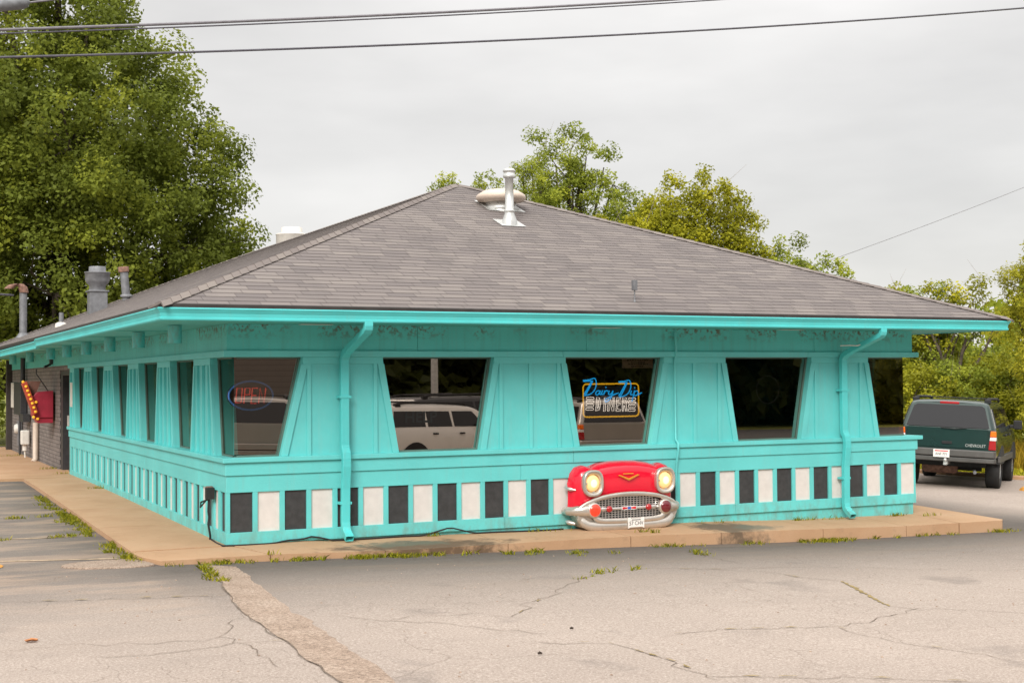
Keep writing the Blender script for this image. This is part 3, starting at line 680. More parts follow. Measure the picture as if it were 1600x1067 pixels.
# ------------------------------------------------------------------ roof
RE, RZ, PIT = 0.955, 2.800, 0.400
T = W/2+RE; EXP = 0.145
cosp = 1/math.sqrt(1+PIT*PIT); drun = EXP*cosp
b = MB()
def course(p_of, lo, hi, t0, t1, i):
    """one course: raised butt at the bottom edge"""
    up = .006
    a = lo(t0), hi(t0), hi(t1), lo(t1)
    z0, z1 = RZ+PIT*t0+up, RZ+PIT*t1+.001
    vs = [(*p_of(a[0], t0), z0), (*p_of(a[1], t0), z0), (*p_of(a[2], t1), z1), (*p_of(a[3], t1), z1), (*p_of(a[0], t0), z0-up-.002), (*p_of(a[1], t0), z0-up-.002)]
    v0, v1 = i*EXP+.0015, (i+1)*EXP-.0015
    uv = [(a[0], v0), (a[1], v0), (a[2], v1), (a[3], v1)]
    b.add(vs, [(0, 1, 2, 3), (4, 5, 1, 0)], [uv, [(a[0], v0), (a[1], v0), (a[1], v0+.004), (a[0], v0+.004)]])
nrow = int(math.ceil(T/drun))
for i in range(nrow):
    t0, t1 = i*drun, min((i+1)*drun, T)
    if t1 <= t0: continue
    course(lambda s_, t: (s_, -RE+t), lambda t: -RE+t, lambda t: W+RE-t, t0, t1, i)
    course(lambda s_, t: (-RE+t, L-s_), lambda t: -RE+t, lambda t: L+RE-t, t0, t1, i)
    course(lambda s_, t: (W+RE-t, s_), lambda t: -RE+t, lambda t: L+RE-t, t0, t1, i)
    course(lambda s_, t: (W-s_, L+RE-t), lambda t: -RE+t, lambda t: W+RE-t, t0, t1, i)
roof = b.build("roof", 'shingle', diner, fix=False)
b = MB()   # deck edge below the shingles
for rr in ((RE-.0, 2.80), (RE-.03, 2.75)): pass
rings = []
for (cx, cy, sx, sy) in ((0, 0, -1, -1), (W, 0, 1, -1), (W, L, 1, 1), (0, L, -1, 1)):
    rings.append([(cx+sx*(RE-.02), cy+sy*(RE-.02), 2.71), (cx+sx*(RE+.006), cy+sy*(RE+.006), 2.76), (cx+sx*(RE+.006), cy+sy*(RE+.006), 2.807), (cx+sx*(RE-.3), cy+sy*(RE-.3), 2.80+.3*PIT-.03)])
b.loft(rings, False, False, closed=True); b.build("drip_edge", 'drip', roof)
# hip and ridge caps
b = MB()
def caps(p0, p1, na, nb):
    """caps laid from p0 (low) to p1; na, nb = downhill directions of the two planes"""
    p0, p1 = Vector(p0), Vector(p1); d = p1-p0; n = int(d.length/.19); d.normalize()
    for i in range(n):
        s0 = p0+d*(i*.19); s1 = s0+d*.30; wv = .15
        lo, hi = .024, .008
        pts = []
        for q, h in ((s0, lo), (s1, hi)):
            upv = Vector((0, 0, h)); pts += [q+na*wv+upv, q+upv+Vector((0, 0, .010)), q+nb*wv+upv]
        b.add(pts, [(0, 1, 4, 3), (1, 2, 5, 4)])
        lowv = [pts[0]-Vector((0, 0, lo)), pts[1]-Vector((0, 0, lo)), pts[2]-Vector((0, 0, lo))]
        b.add(pts[:3]+lowv, [(3, 4, 1, 0), (4, 5, 2, 1)])
zr = RZ+PIT*T
dn = {'f': Vector((0, -1, -PIT)).normalized(), 'l': Vector((-1, 0, -PIT)).normalized(), 'r': Vector((1, 0, -PIT)).normalized(), 'b': Vector((0, 1, -PIT)).normalized()}
A1, A2 = (W/2, -RE+T, zr), (W/2, L+RE-T, zr)
caps((-RE, -RE, RZ), A1, dn['l'], dn['f']); caps((W+RE, -RE, RZ), A1, dn['f'], dn['r']); caps((-RE, L+RE, RZ), A2, dn['b'], dn['l']); caps((W+RE, L+RE, RZ), A2, dn['r'], dn['b']); caps(A2, A1, dn['r'], dn['l'])
b.build("hip_cap", 'cap', roof, fix=False)
def rz_front(y): return RZ+PIT*(y+RE)
def rz_left(x): return RZ+PIT*(x+RE)
# vent pipe with flashing cone
x, y = 5.21, 2.98; z = rz_front(y)
b = MB()
b.add([(x-.20, y-.15, rz_front(y-.15)+.014), (x+.22, y-.15, rz_front(y-.15)+.014), (x+.22, y+.2, rz_front(y+.2)+.014), (x-.20, y+.2, rz_front(y+.2)+.014)], [(0, 1, 2, 3)])
b.lathe((x, y, z-.06), [(.125, 0), (.115, .12), (.075, .225), (.075, .25), (.085, .252), (.085, .275), (.066, .28), (.066, .78), (.095, .785), (.098, .80), (.098, .835), (.088, .84), (.088, .875), (.100, .88), (.100, .90), (.07, .93), (.01, .94)], 24)
b.build("vent_pipe", 'galv', roof)
# mushroom vent
x, y = 5.53, 3.95; z = rz_front(y)
vt = MB().lathe((x, y, z-.1), [(.10, .16), (.37, .20), (.415, .25), (.40, .30), (.30, .365), (.15, .40), (.01, .41)], 32).build("vent_cap", 'tan_cap', roof)
b = MB(); b.lathe((x, y, z-.15), [(.25, 0), (.25, .27), (.22, .27)], 24); b.lathe((x, y, z-.15), [(.255, .10), (.27, .13), (.255, .16)], 24)
b.add([(x-.33, y-.24, rz_front(y-.24)+.012), (x+.33, y-.24, rz_front(y-.24)+.012), (x+.33, y+.34, rz_front(y+.34)+.012), (x-.33, y+.34, rz_front(y+.34)+.012)], [(0, 1, 2, 3)])
b.build("vent_base", 'galv', roof)
# little antenna post near the front eave
x, y = 5.33, -.55; z = rz_front(y)
b = MB(); b.cyl((x, y, z-.01), (x, y, z+.16), .010, .010, 8); b.box(x-.03, x+.03, y-.03, y+.03, z+.155, z+.29); b.lathe((x, y, z), [(.02, 0), (.012, .03)], 10); b.build("sensor_post", 'grey_metal', roof, .006)
# exhaust hood with square curb on the left slope
x, y = 1.055, 16.45; z = rz_left(x)
b = MB(); b.box(x-.20, x+.20, y-.20, y+.20, z-.2, z+.46); b.box(x-.235, x+.235, y-.235, y+.235, z+.445, z+.48)
fan = b.build("exhaust_curb", 'grey_metal', roof, .008)
b = MB(); b.lathe((x, y, z+.48), [(.185, 0), (.185, .12), (.25, .18), (.275, .24), (.28, .40), (.295, .41), (.295, .43), (.27, .43), (.19, .425), (.19, .55), (.18, .56), (.02, .56)], 28); b.build("exhaust_fan", 'grey_metal', roof)
# leaning flue
x, y = 1.98, 17.9; z = rz_left(x)
b = MB(); b.tube([(x, y, z-.1), (x-.07, y+.02, z+.72)], .098, 16); b.lathe((x-.01, y, z+.06), [(.14, 0), (.15, .05), (.11, .07)], 18); b.build("flue_pipe", 'grey_metal', roof)
MB().lathe((x-.07, y+.02, z+.68), [(.125, 0), (.13, .12), (.11, .13)], 18, axis=(-.08, 0, .9)).build("flue_cap", 'rust', roof)
# white drum fan at the far side of the ridge
x, y = 6.02, 17.4; z = 5.05
b = MB(); b.lathe((x, y, z), [(.40, -.2), (.40, .62), (.415, .63), (.40, .65), (.27, .67), (.27, .81), (.25, .82), (.02, .83)], 32); b.build("drum_vent", 'offwhite', roof)
# small plumbing vent
x, y = 0.0, 14.5; z = rz_left(x)
b = MB(); b.cyl((x, y, z-.05), (x, y, z+.28), .05, .05, 10); b.build("plumbing_vent", 'grey_metal', roof)
MB().lathe((x, y, z), [(.13, -.05), (.12, .04), (.06, .07)], 14).build("vent_flashing", 'offwhite', roof)
# service mast and weatherhead
x, y = 0.12, 23.2; z = rz_left(x)
b = MB(); b.cyl((x, y, z-.3), (x, y, z+1.25), .10, .10, 12); b.lathe((x, y, z-.05), [(.2, 0), (.11, .14)], 14); mast = b.build("service_mast", 'grey_metal', roof)
b = MB(); b.loft([[(x+.12*math.cos(t)+dx, y-.05+.12*math.sin(t)*.8, z+h+.06*math.sin(t)*0) for t in np.linspace(0, 2*math.pi, 12, endpoint=False)] for dx, h in ((0.02, 1.2), (-.02, 1.36), (-.12, 1.44), (-.28, 1.40), (-.38, 1.30))]); b.build("weatherhead", 'rust', roof)

# ------------------------------------------------------------------ eave downlights on the left side
dl = [0.60, 2.95, 5.3, 7.65, 10.0, 12.35, 16.0, 19.7]
ORD = ["nearest the front corner", "second from the front corner", "third from the front corner", "fourth from the front corner", "fifth from the front corner", "sixth from the front corner", "above the red arrow sign", "farthest back, above the electric panel"]
proto = None
for i, y in enumerate(dl):
    if proto is None:
        proto = thing("eave_downlight", "", "light", (-.48, y, SOF))
        MB().lathe((0, 0, 0), [(.085, -.005), (.085, -.215), (.08, -.22), (.075, -.20), (.02, -.19)], 22).build("housing", 'teal_gutter', proto)
        MB().lathe((0, 0, 0), [(.066, -.192), (.06, -.20), (.01, -.203)], 18).build("lamp", 'offwhite', proto)
        o = proto
    else:
        o = copy_tree(proto); o.location = (-.48, y, SOF)
    tag(o, "turquoise cylinder downlight under the left eave, "+ORD[i], "light", "downlights under the left eave")

# ------------------------------------------------------------------ things on the brick wall
a = thing("arrow_sign", "red box sign with slanted arrow arm of yellow bulbs on grey brick wall", "sign", (0, 15.75, 1.05))
b = MB(); b.prism([(-.45, .16), (-.46, .60), (-.38, .69), (-.03, .72), (-.03, .12), (-.42, .12)], -.2, .35, 'y'); b.build("sign_box", 'sign_red', a, .012)
b = MB(); b.prism([(-.42, .118), (-.03, .118), (-.03, .0), (-.34, .0)], -.16, .33, 'y'); b.build("sign_base", 'sign_red', a, .008)
b = MB(); b.prism([(-.70, .88), (-.60, .93), (-.36, .24), (-.46, .18)], -.30, -.04, 'y'); arm = b.build("arrow_arm", 'sign_orange', a, .006)
b = MB(); b.prism([(-.605, .94), (-.28, .93), (-.36, .70), (-.42, .40)], -.03, -.01, 'y'); b.build("arrow_sheet", 'sign_top', a)
M['bulb'] = emit("yellow_bulb", (1.0, 0.48, 0.03), 0.36, (0.5, 0.3, 0.02))
for k in range(7):
    t = k/6; MB().sph((-.62+.20*t, -.31, .82-.56*t), .030, 6).build("bulb", 'bulb', arm)
for q in ((-.67, -.2, .92), (-.40, -.22, .47), (-.45, -.22, .14), (-.36, -.18, .10)): MB().sph(q, .032, 6).build("bulb", 'bulb', a)
b = MB(); b.tube([(-.10, .1, .70), (-.36, .1, 1.10), (-.36, .1, 1.2)], .012, 6); b.build("bracket", 'dark_metal', a)
p = thing("fuse_cabinet", "tall black electric service panel on grey brick wall", "electric box", (0, 21.9, 1.1)); b = MB(); b.box(-.16, 0, -.8, .9, .0, .85); b.build("cabinet", 'dark_metal', p, .01)
MB().cyl((-.08, -.6, .85), (-.08, -.6, 1.5), .06).build("conduit", 'dark_metal', p); MB().cyl((-.08, .1, .0), (-.08, .1, -1.1), .03).build("conduit", 'dark_metal', p); MB().box(-.18, -.01, -1.6, -.8, -.15, .05).build("junction_box", 'dark_metal', p)
p = thing("electric_meter", "round pale electric meter beside black service panel", "meter", (0, 22.4, .72)); MB().lathe((-.02, 0, 0), [(.13, 0), (.13, .10), (.10, .16), (.02, .17)], 18, axis=(-1, 0, 0)).build("glass_dome", 'white_plastic', p); b = MB(); b.box(-.10, 0, -.14, .14, -.45, .2); b.build("meter_box", 'grey_metal', p, .01)
p = thing("gas_meter", "pale gas meter low on grey brick wall left of arrow sign", "meter", (0, 20.4, .32)); b = MB(); b.box(-.22, -.02, -.13, .13, .05, .42); b.build("meter_body", 'white_plastic', p, .03); b = MB(); b.cyl((-.12, 0, .05), (-.12, 0, -.1), .06); b.tube([(-.12, 0, -.1), (-.10, .02, -.5)], .022, 6); b.build("pipe", 'offwhite', p)
o = MB().box(-.03, .01, 23.6, 24.9, 1.25, 1.95).build("notice_board", 'offwhite', None, .01); tag(o, "weathered beige board on far end of grey brick wall", "board")
o = MB().tube([(-.06, 18.6, .98), (-.06, 18.6, .1), (-.12, 18.55, .02)], .07, 8).build("drain_pipe", 'tan_cap', None); tag(o, "pale vertical drain pipe below red arrow sign", "pipe")
o = MB(); o.box(-.06, .0, 15.9, 16.06, 2.36, 2.52); o.tube([(-.04, 15.98, 2.36), (-.18, 15.9, 2.30)], .03, 6); o = o.build("security_light", 'dark_metal', None, .006); tag(o, "small dark floodlight on turquoise header above brick wall", "light")
o = MB().box(-.12, .05, 25.15, 25.4, -.1, 2.6).build("porch_post", 'dark_wood', None, .01); tag(o, "dark wooden post at far left end of the building", "post")
# outlet and cords near the corner
p = thing("outlet_box", "weathered outlet box with tangled black cords on chequered side wall", "outlet", (-.0, .72, .56)); b = MB(); b.box(-.07, .03, -.06, .06, -.02, .10); b.build("cover", 'rust', p, .008)
b = MB(); b.box(-.10, -.0, -.13, -.05, -.05, .09); b.tube([(-.06, -.08, -.05), (-.07, -.10, -.2), (-.05, -.06, -.27), (-.07, -.10, -.35), (-.04, -.07, -.5), (-.035, -.05, -.575)], .014, 6); b.tube([(-.06, -.08, -.02), (-.12, .10, -.16), (-.11, .12, -.10), (-.06, -.02, -.06)], .011, 6); b.build("cord", 'black_rubber', p)
path = [(-.03, .66, .02), (-.05, .3, .012), (-.05, -.02, .012), (.2, -.07, .012)]
for x in np.linspace(.5, 4.5, 46):
    h = .012 + .06*max(0, 1-abs(x-1.05)/.25) + .09*max(0, 1-abs(x-2.85)/.35) + .03*max(0, 1-abs(x-.75)/.2)
    path.append((x, -.045-.02*math.sin(x*5), float(side_z(x, -.05))+h))
o = MB().tube(path, .011, 6).build("extension_cable", 'black_rubber', None); tag(o, "thin black cable running along foot of turquoise front wall", "cable")

# ------------------------------------------------------------------ vintage car front mounted on the wall
car = thing("car_front", "glossy red vintage car front with lit round headlights mounted low on turquoise wall", "car front", (5.25, 0, -.075))
UW = 0.945
def P3(u, v, w): return (u*UW, -w, v)
def vt(u):
    return float(np.interp(abs(u), [0, .2, .40, .48, .53, .64, .74, .81, .85], [.915, .91, .885, .862, .845, .868, .84, .76, .62]))
def vb(u): return float(np.interp(abs(u), [0, .3, .5, .68, .8, .85], [.475, .46, .42, .345, .285, .28]))
def wf(u): return float(np.interp(abs(u), [0, .3, .45, .52, .62, .74, .81, .85], [.35, .35, .345, .36, .39, .31, .18, .03]))
us = np.linspace(-.85, .85, 81); rings = []
for u in us:
    t_, bt, wd = vt(u), vb(u), wf(u); vm = bt+(t_-bt)*.50; sec = [P3(u, t_, 0)]
    for q in np.linspace(.06, 1, 13):
        a_ = q*math.pi/2; sec.append(P3(u, vm+(t_-vm)*max(0, math.cos(a_))**.62, wd*math.sin(a_)**.75))
    for q in (.25, .5, .75, 1): sec.append(P3(u, vm+(bt-vm)*q, wd-.03*q*q))
    sec.append(P3(u, bt, max(wd-.15, 0)))
    rings.append(sec)
b = MB(); n = len(rings[0])
b.add([v for r in rings for v in r], [(i*n+k, i*n+k+1, (i+1)*n+k+1, (i+1)*n+k) for i in range(len(rings)-1) for k in range(n-1)], smooth=True)
body = b.build("hood", 'red_paint', car)
def sup(cx, cy, rx, ry, w, e=2.7, n=36):
    out = []
    for k in range(n):
        t_ = 2*math.pi*k/n; c_, s_ = math.cos(t_), math.sin(t_)
        out.append(P3(cx+rx*math.copysign(abs(c_)**(2/e), c_), cy+ry*math.copysign(abs(s_)**(2/e), s_), w))
    return out
M['headlamp'] = emit("lit_headlamp", (1.0, 0.50, 0.13), 0.27, (0.8, 0.6, 0.3))
M['headlamp_core'] = emit("lit_headlamp_core", (1.0, 0.70, 0.33), 0.44, (0.9, 0.8, 0.6))
for sx in (-1, 1):
    cx, cy = sx*.595, .64
    h = MB().loft([sup(cx, cy, .135, .15, .25), sup(cx, cy, .158, .176, .40), sup(cx, cy, .160, .178, .455), sup(cx, cy, .152, .170, .475), sup(cx, cy, .138, .155, .478), sup(cx, cy+.0, .122, .134, .462), sup(cx, cy, .110, .112, .40)], False).build("headlight", 'chrome_paint', car)
    MB().loft([sup(cx, cy, r_, r_*1.03, w_, 2) for r_, w_ in ((.11, .39), (.104, .43), (.085, .452), (.052, .463))], False).build("lens", 'headlamp', h)
    MB().loft([sup(cx, cy, r_, r_*1.03, w_, 2) for r_, w_ in ((.052, .463), (.025, .467), (.003, .468))], True).build("lamp_core", 'headlamp_core', h)
    b = MB(); b.box(*sorted((UW*(cx-.135), UW*(cx-.1))), -.455, -.44, cy-.012, cy+.012); b.box(*sorted((UW*(cx+.1), UW*(cx+.135))), -.455, -.44, cy-.012, cy+.012); b.box(UW*cx-.015, UW*cx+.015, -.452, -.44, cy-.145, cy-.105); b.build("clip", 'silver_mesh', h)
# grille
b = MB(); b.prism([(x_*UW, z_) for x_, z_ in ((-.78, .14), (-.6, .08), (.6, .08), (.78, .14), (.78, .30), (.5, .44), (0, .47), (-.5, .44), (-.78, .30))], -.22, 0, 'y'); b.build("grille_cavity", 'black_rubber', car)
b = MB()
def gtop(u): return .465-.17*(abs(u)/.7)**2.2
def gbot(u): return .115+.10*(abs(u)/.66)**4
for i in range(25):
    u = -.62+i*1.24/24; b.prism([(UW*u-.005, gbot(u)), (UW*u+.005, gbot(u)), (UW*u+.005, gtop(u)), (UW*u-.005, gtop(u))], -.345, -.330)
for j in range(12):
    v = .125+j*.0285; ue = min(.64, .70*max(0, (.465-v)/.17)**.4545 if v > .2 else .64)
    if v > .2 and ue < .05: continue
    b.box(-ue*UW, ue*UW, -.338, -.322, v-.0042, v+.0042)
b.build("grille", 'silver_mesh', car)
path = [P3(-.83, .265, .30), P3(-.80, .30, .36), P3(-.70, .365, .41), P3(-.5, .432, .425), P3(-.25, .468, .43), P3(0, .480, .43), P3(.25, .468, .43), P3(.5, .432, .425), P3(.70, .365, .41), P3(.80, .30, .36), P3(.83, .265, .30)]
def smooth_path(p, n=4):
    out = []; p = [Vector(q) for q in p]
    for i in range(len(p)-1):
        a0, a1, a2, a3 = p[max(i-1, 0)], p[i], p[i+1], p[min(i+2, len(p)-1)]
        for k in range(n):
            t = k/n; out.append(0.5*((2*a1)+(a2-a0)*t+(2*a0-5*a1+4*a2-a3)*t*t+(3*a1-a0-3*a2+a3)*t**3))
    return out+[p[-1]]
MB().tube(smooth_path(path), .030, 10).build("grille_surround", 'chrome_paint', car)
b = MB(); b.cyl(P3(-.55, .285, .375), P3(.55, .285, .375), .021, n=10); b.lathe(P3(-.46, .285, .375), [(.021, 0), (.035, .03), (.02, .12)], 12, axis=(1, 0, 0)); b.lathe(P3(.46, .285, .375), [(.021, 0), (.035, .03), (.02, .12)], 12, axis=(-1, 0, 0)); b.build("crossbar", 'silver_mesh', car)
em = MB(); em.box(-.115, .115, -.405, -.396, .262, .312); em = em.build("emblem", 'plate_white', car, .004)
M['em_red'] = plain("emblem_red", (.6, .02, .03), .3); M['em_blue'] = plain("emblem_blue", (.03, .10, .45), .3)
MB().prism([(-.105, .270), (-.03, .278), (-.03, .298), (-.105, .306)], -.409, -.4055).prism([(.105, .270), (.03, .278), (.03, .298), (.105, .306)], -.409, -.4055).build("emblem_wing", 'em_red', em)
MB().box(-.025, .025, -.410, -.4055, .270, .304).build("emblem_centre", 'em_blue', em)
for sx in (-1, 1):
    MB().lathe(P3(sx*.325, .285, .385), [(.042, 0), (.045, .02), (.038, .045), (.02, .055), (.002, .058)], 18, axis=(0, -1, 0)).build("marker_lamp", 'lens_red', car)
    bl = MB().lathe(P3(sx*.585, .285, .22), [(.06, 0), (.095, .10), (.105, .20), (.10, .25), (.083, .262)], 26, axis=(0, -1, 0)).build("bumper_bullet", 'chrome_paint', car)
    MB().lathe(P3(sx*.585, .285, .478), [(.082, 0), (.080, .012), (.06, .030), (.03, .040), (.002, .043)], 26, axis=(0, -1, 0)).build("lamp", 'lens_red_lit' if sx < 0 else 'lens_dark_red', bl)
b = MB()
for sx in (-1, 1):
    b.tube(smooth_path([P3(sx*.56, .28, .40), P3(sx*.70, .28, .40), P3(sx*.82, .275, .30), P3(sx*.90, .27, .14), P3(sx*.915, .27, .04)]), [.075]*5+[.070]*4+[.060]*4+[.048]*4, 12)
low = smooth_path([P3(-.74, .25, .22), P3(-.735, .17, .29), P3(-.66, .09, .36), P3(-.5, .062, .40), P3(0, .055, .42), P3(.5, .062, .40), P3(.66, .09, .36), P3(.735, .17, .29), P3(.74, .25, .22)])
b.tube(low, .066, 14)
low2 = smooth_path([P3(-.585, .27, .40), P3(-.57, .20, .425), P3(-.50, .145, .44), P3(-.3, .130, .455), P3(0, .125, .46), P3(.3, .130, .455), P3(.5, .145, .44), P3(.57, .20, .425), P3(.585, .27, .40)])
b.tube(low2, .038, 12)
b.prism([(x_*UW, z_) for x_, z_ in ((-.82, .20), (-.74, .06), (-.6, .0), (.6, .0), (.74, .06), (.82, .20), (.82, .27), (.62, .20), (.5, .12), (-.5, .12), (-.62, .20), (-.82, .27))], -.36, -.005, 'y')
b.build("bumper", 'chrome_paint', car)
for sx in (-1, 1):
    b = MB(); b.tube([P3(sx*.80, .55, .24), P3(sx*.86, .56, .16), P3(sx*.90, .58, .04)], [.008, .026, .012], 8).build("side_spear", 'silver_mesh', car); b = MB(); b.tube([P3(sx*.80, .10, .20), P3(sx*.87, .12, .12), P3(sx*.885, .13, .02)], [.02, .035, .012], 8).build("side_fin", 'silver_mesh', car)
pass
b = MB(); b.prism([(-.165, .725), (-.145, .735), (0, .682), (.145, .735), (.165, .725), (0, .655)], -.418, -.38, 'y'); b.box(-.085, .075, -.402, -.38, .738, .752); b.build("hood_ornament", 'gold', car, .004)
pf = MB().prism([(-.125, .0), (-.09, .015), (.09, .015), (.125, .0), (.125, .145), (.085, .145), (.075, .125), (-.075, .125), (-.085, .145), (-.125, .145)], -.512, -.496)
pl = pf.build("license_plate", 'plate_white', car); pl.location = (.065, 0, .02)
text_mesh("plate_text", "57 CHV", .075, 'ink', pl, face_front(0, -.514, .066), .001, xs=.88)
MB().box(-.07, .07, -.5135, -.5125, .108, .118).build("plate_header", 'ink', pl)

car.scale = (1, .66, 1); car.location.x = 5.385
# ------------------------------------------------------------------ neon signs in the windows
M['neon_blue'] = emit("blue_neon", (0.01, 0.42, 1.0), 1.25, (0.0, 0.1, 0.3)); M['neon_yellow'] = emit("yellow_neon", (1.0, 0.54, 0.01), 0.95, (0.3, 0.2, 0.0)); M['neon_white'] = emit("white_neon", (1.0, 0.96, 0.90), 1.25, (0.5, 0.5, 0.5))
M['neon_dim_red'] = emit("dim_red_neon", (1.0, 0.08, 0.05), 0.55, (0.3, 0.05, 0.04)); M['neon_dim_blue'] = emit("dim_blue_neon", (0.05, 0.28, 0.70), 0.16, (0.05, 0.1, 0.3))
neon = thing("neon_sign", "lit neon sign reading Dairy Dip Diner inside the middle front window", "neon sign", (5.41, .21, 1.655))
SX, SZ = .886/550, .433/300
def nq(x, y): return ((x-545)*SX, 0, (528-y)*SZ - (x-545)*0.0)
def stroke(b, pts, r=.0075, closed=False, dy=0.0, sm=True):
    p = [nq(*q) for q in pts]; p = [(q[0], dy, q[2]) for q in p]
    if closed: p = p+[p[0]]
    b.tube(smooth_path(p, 4) if sm and len(p) > 2 else p, r, 6)
b = MB(); rr = []
x0, x1, y0, y1, R_ = 265, 812, 375, 687, 34
for cx, cy, a0 in ((x1-R_, y1-R_, 0), (x0+R_, y1-R_, 90), (x0+R_, y0+R_, 180), (x1-R_, y0+R_, 270)):
    rr += [(cx+R_*math.cos(math.radians(a0+k*15)), cy+R_*math.sin(math.radians(a0+k*15))) for k in range(7)]
stroke(b, rr, .0105, True, 0, False); b.build("border_tube", 'neon_yellow', neon)
b = MB()
S_ = [[(258, 340), (318, 334), (372, 322), (386, 375), (368, 432), (325, 470), (264, 484)], [(262, 350), (310, 346), (350, 347)], [(352, 345), (318, 410), (276, 482)], [(338, 352), (305, 410), (266, 470)],
      [(422, 442), (396, 440), (378, 464), (392, 480), (412, 462), (426, 438), (417, 472), (434, 474)], [(448, 436), (434, 470), (452, 473)], [(476, 405), (483, 412)],
      [(470, 438), (458, 476)], [(463, 458), (484, 438), (500, 446)], [(514, 440), (504, 470), (526, 474), (550, 440)], [(550, 440), (532, 500), (508, 530), (480, 546), (470, 528), (502, 506), (556, 478), (604, 462)],
      [(606, 354), (658, 352), (712, 344), (728, 398), (708, 455), (668, 488), (610, 502)], [(610, 362), (655, 362), (690, 364)], [(692, 362), (660, 428), (620, 498)], [(678, 368), (645, 428), (606, 490)],
      [(735, 442), (722, 478), (744, 480)], [(762, 412), (769, 418)], [(766, 440), (750, 500), (735, 550)], [(762, 458), (788, 444), (800, 466), (780, 490), (758, 484)], [(800, 484), (820, 470), (836, 464)]]
for q in S_: stroke(b, q, .0085, dy=-.022)
b.build("script_tube", 'neon_blue', neon)
b = MB()
D_ = [[(384, 630), (394, 500), (422, 506), (432, 560), (420, 618)], [(402, 610), (408, 522), (416, 560), (410, 600)], [(460, 634), (470, 505), (486, 505), (478, 634)], [(500, 634), (508, 505), (524, 505), (552, 600), (556, 505), (568, 505), (562, 634), (546, 634), (520, 545), (514, 634)],
      [(584, 636), (592, 508), (632, 508), (631, 524), (606, 524), (604, 560), (626, 560), (625, 576), (603, 576), (601, 618), (628, 620), (627, 637)], [(644, 638), (652, 508), (690, 512), (697, 545), (684, 572), (694, 640), (680, 640), (668, 582), (660, 582), (656, 638)], [(664, 526), (680, 530), (682, 556), (662, 562)]]
for q in D_: stroke(b, q, .0048, True, -.004, False)
for xs0, xs1, ys0, ys1 in ((298, 364, 492, 628), (714, 778, 505, 645)):
    for k in range(4):
        t_ = (ys1-ys0)/4; yc = ys0+t_*(k+.5); h = t_*.30; sk = -2*k
        stroke(b, [(xs0+sk, yc-h), (xs1+sk, yc-h), (xs1+sk+4, yc), (xs1+sk, yc+h), (xs0+sk, yc+h), (xs0+sk-4, yc)], .0048, True, -.004, False)
b.build("block_tube", 'neon_white', neon)
b = MB(); b.box(-.40, .40, .02, .028, -.19, .19)
for x in (-.3, .3): b.cyl((x, .024, .19), (x*1.1, .024, .56), .004, n=6)
b.build("backing_frame", 'black_rubber', neon)
op = thing("open_sign", "oval neon sign reading OPEN with blue border in the corner window", "neon sign", (.385, .33, 1.775))
b = MB(); b.tube([(.275*math.cos(t), 0, .175*math.sin(t)) for t in np.linspace(0, 2*math.pi, 41)], .011, 8); b.build("border_tube", 'neon_dim_blue', op)
b = MB(); b.loft([[(.285*math.cos(t), y_, .185*math.sin(t)) for t in np.linspace(0, 2*math.pi, 36, endpoint=False)] for y_ in (.02, .06)], True, False); b.build("backing", 'black_rubber', op)
b = MB(); lw = .0075
def seg(pts, cl=False): b.tube([(x*1.12+.02, -.012, z*1.2) for x, z in (pts+[pts[0]] if cl else pts)], lw, 6)
seg([(-.19, -.07), (-.175, .075), (-.115, .075), (-.13, -.07)], True)
seg([(-.10, -.08), (-.085, .075), (-.03, .075), (-.035, .01), (-.09, .01)])
seg([(.055, .075), (-.005, .075), (-.02, -.08), (.04, -.08)]); seg([(-.012, .0), (.04, .0)])
seg([(.065, -.08), (.08, .075), (.125, -.08), (.145, .075)])
b.build("letters", 'neon_dim_red', op)
o = MB().box(5.53, 6.03, .128, .131, 2.09, 2.232).build("paper_sign", 'paper', None); tag(o, "small tan paper sign taped to top of middle front window", "sign")
b = MB()
for zc, w_ in ((2.20, .34), (2.17, .22), (2.145, .30), (2.115, .20)):
    x = 5.78-w_/2
    while x < 5.78+w_/2: l_ = random.uniform(.02, .05); b.box(x, x+l_, .1262, .1275, zc-.006, zc+.006); x += l_+.010
b.build("print_lines", 'ink', o)
hs = thing("help_lettering", "dark HELP lettering on the second front window", "lettering", (2.53, GI-.004, 1.47))
text_mesh("letters", "HELP", .20, 'ink', hs, face_front(0, 0, 0), .0006, xs=1.0, bold=.004)
rg = MB().torus((7.98, GI-.003, 1.77), .20, .0022, axis=(0, -1, 0), n=40, m=5).build("round_decal", 'ink', None); tag(rg, "faint round decal ring on the fourth front window", "decal")

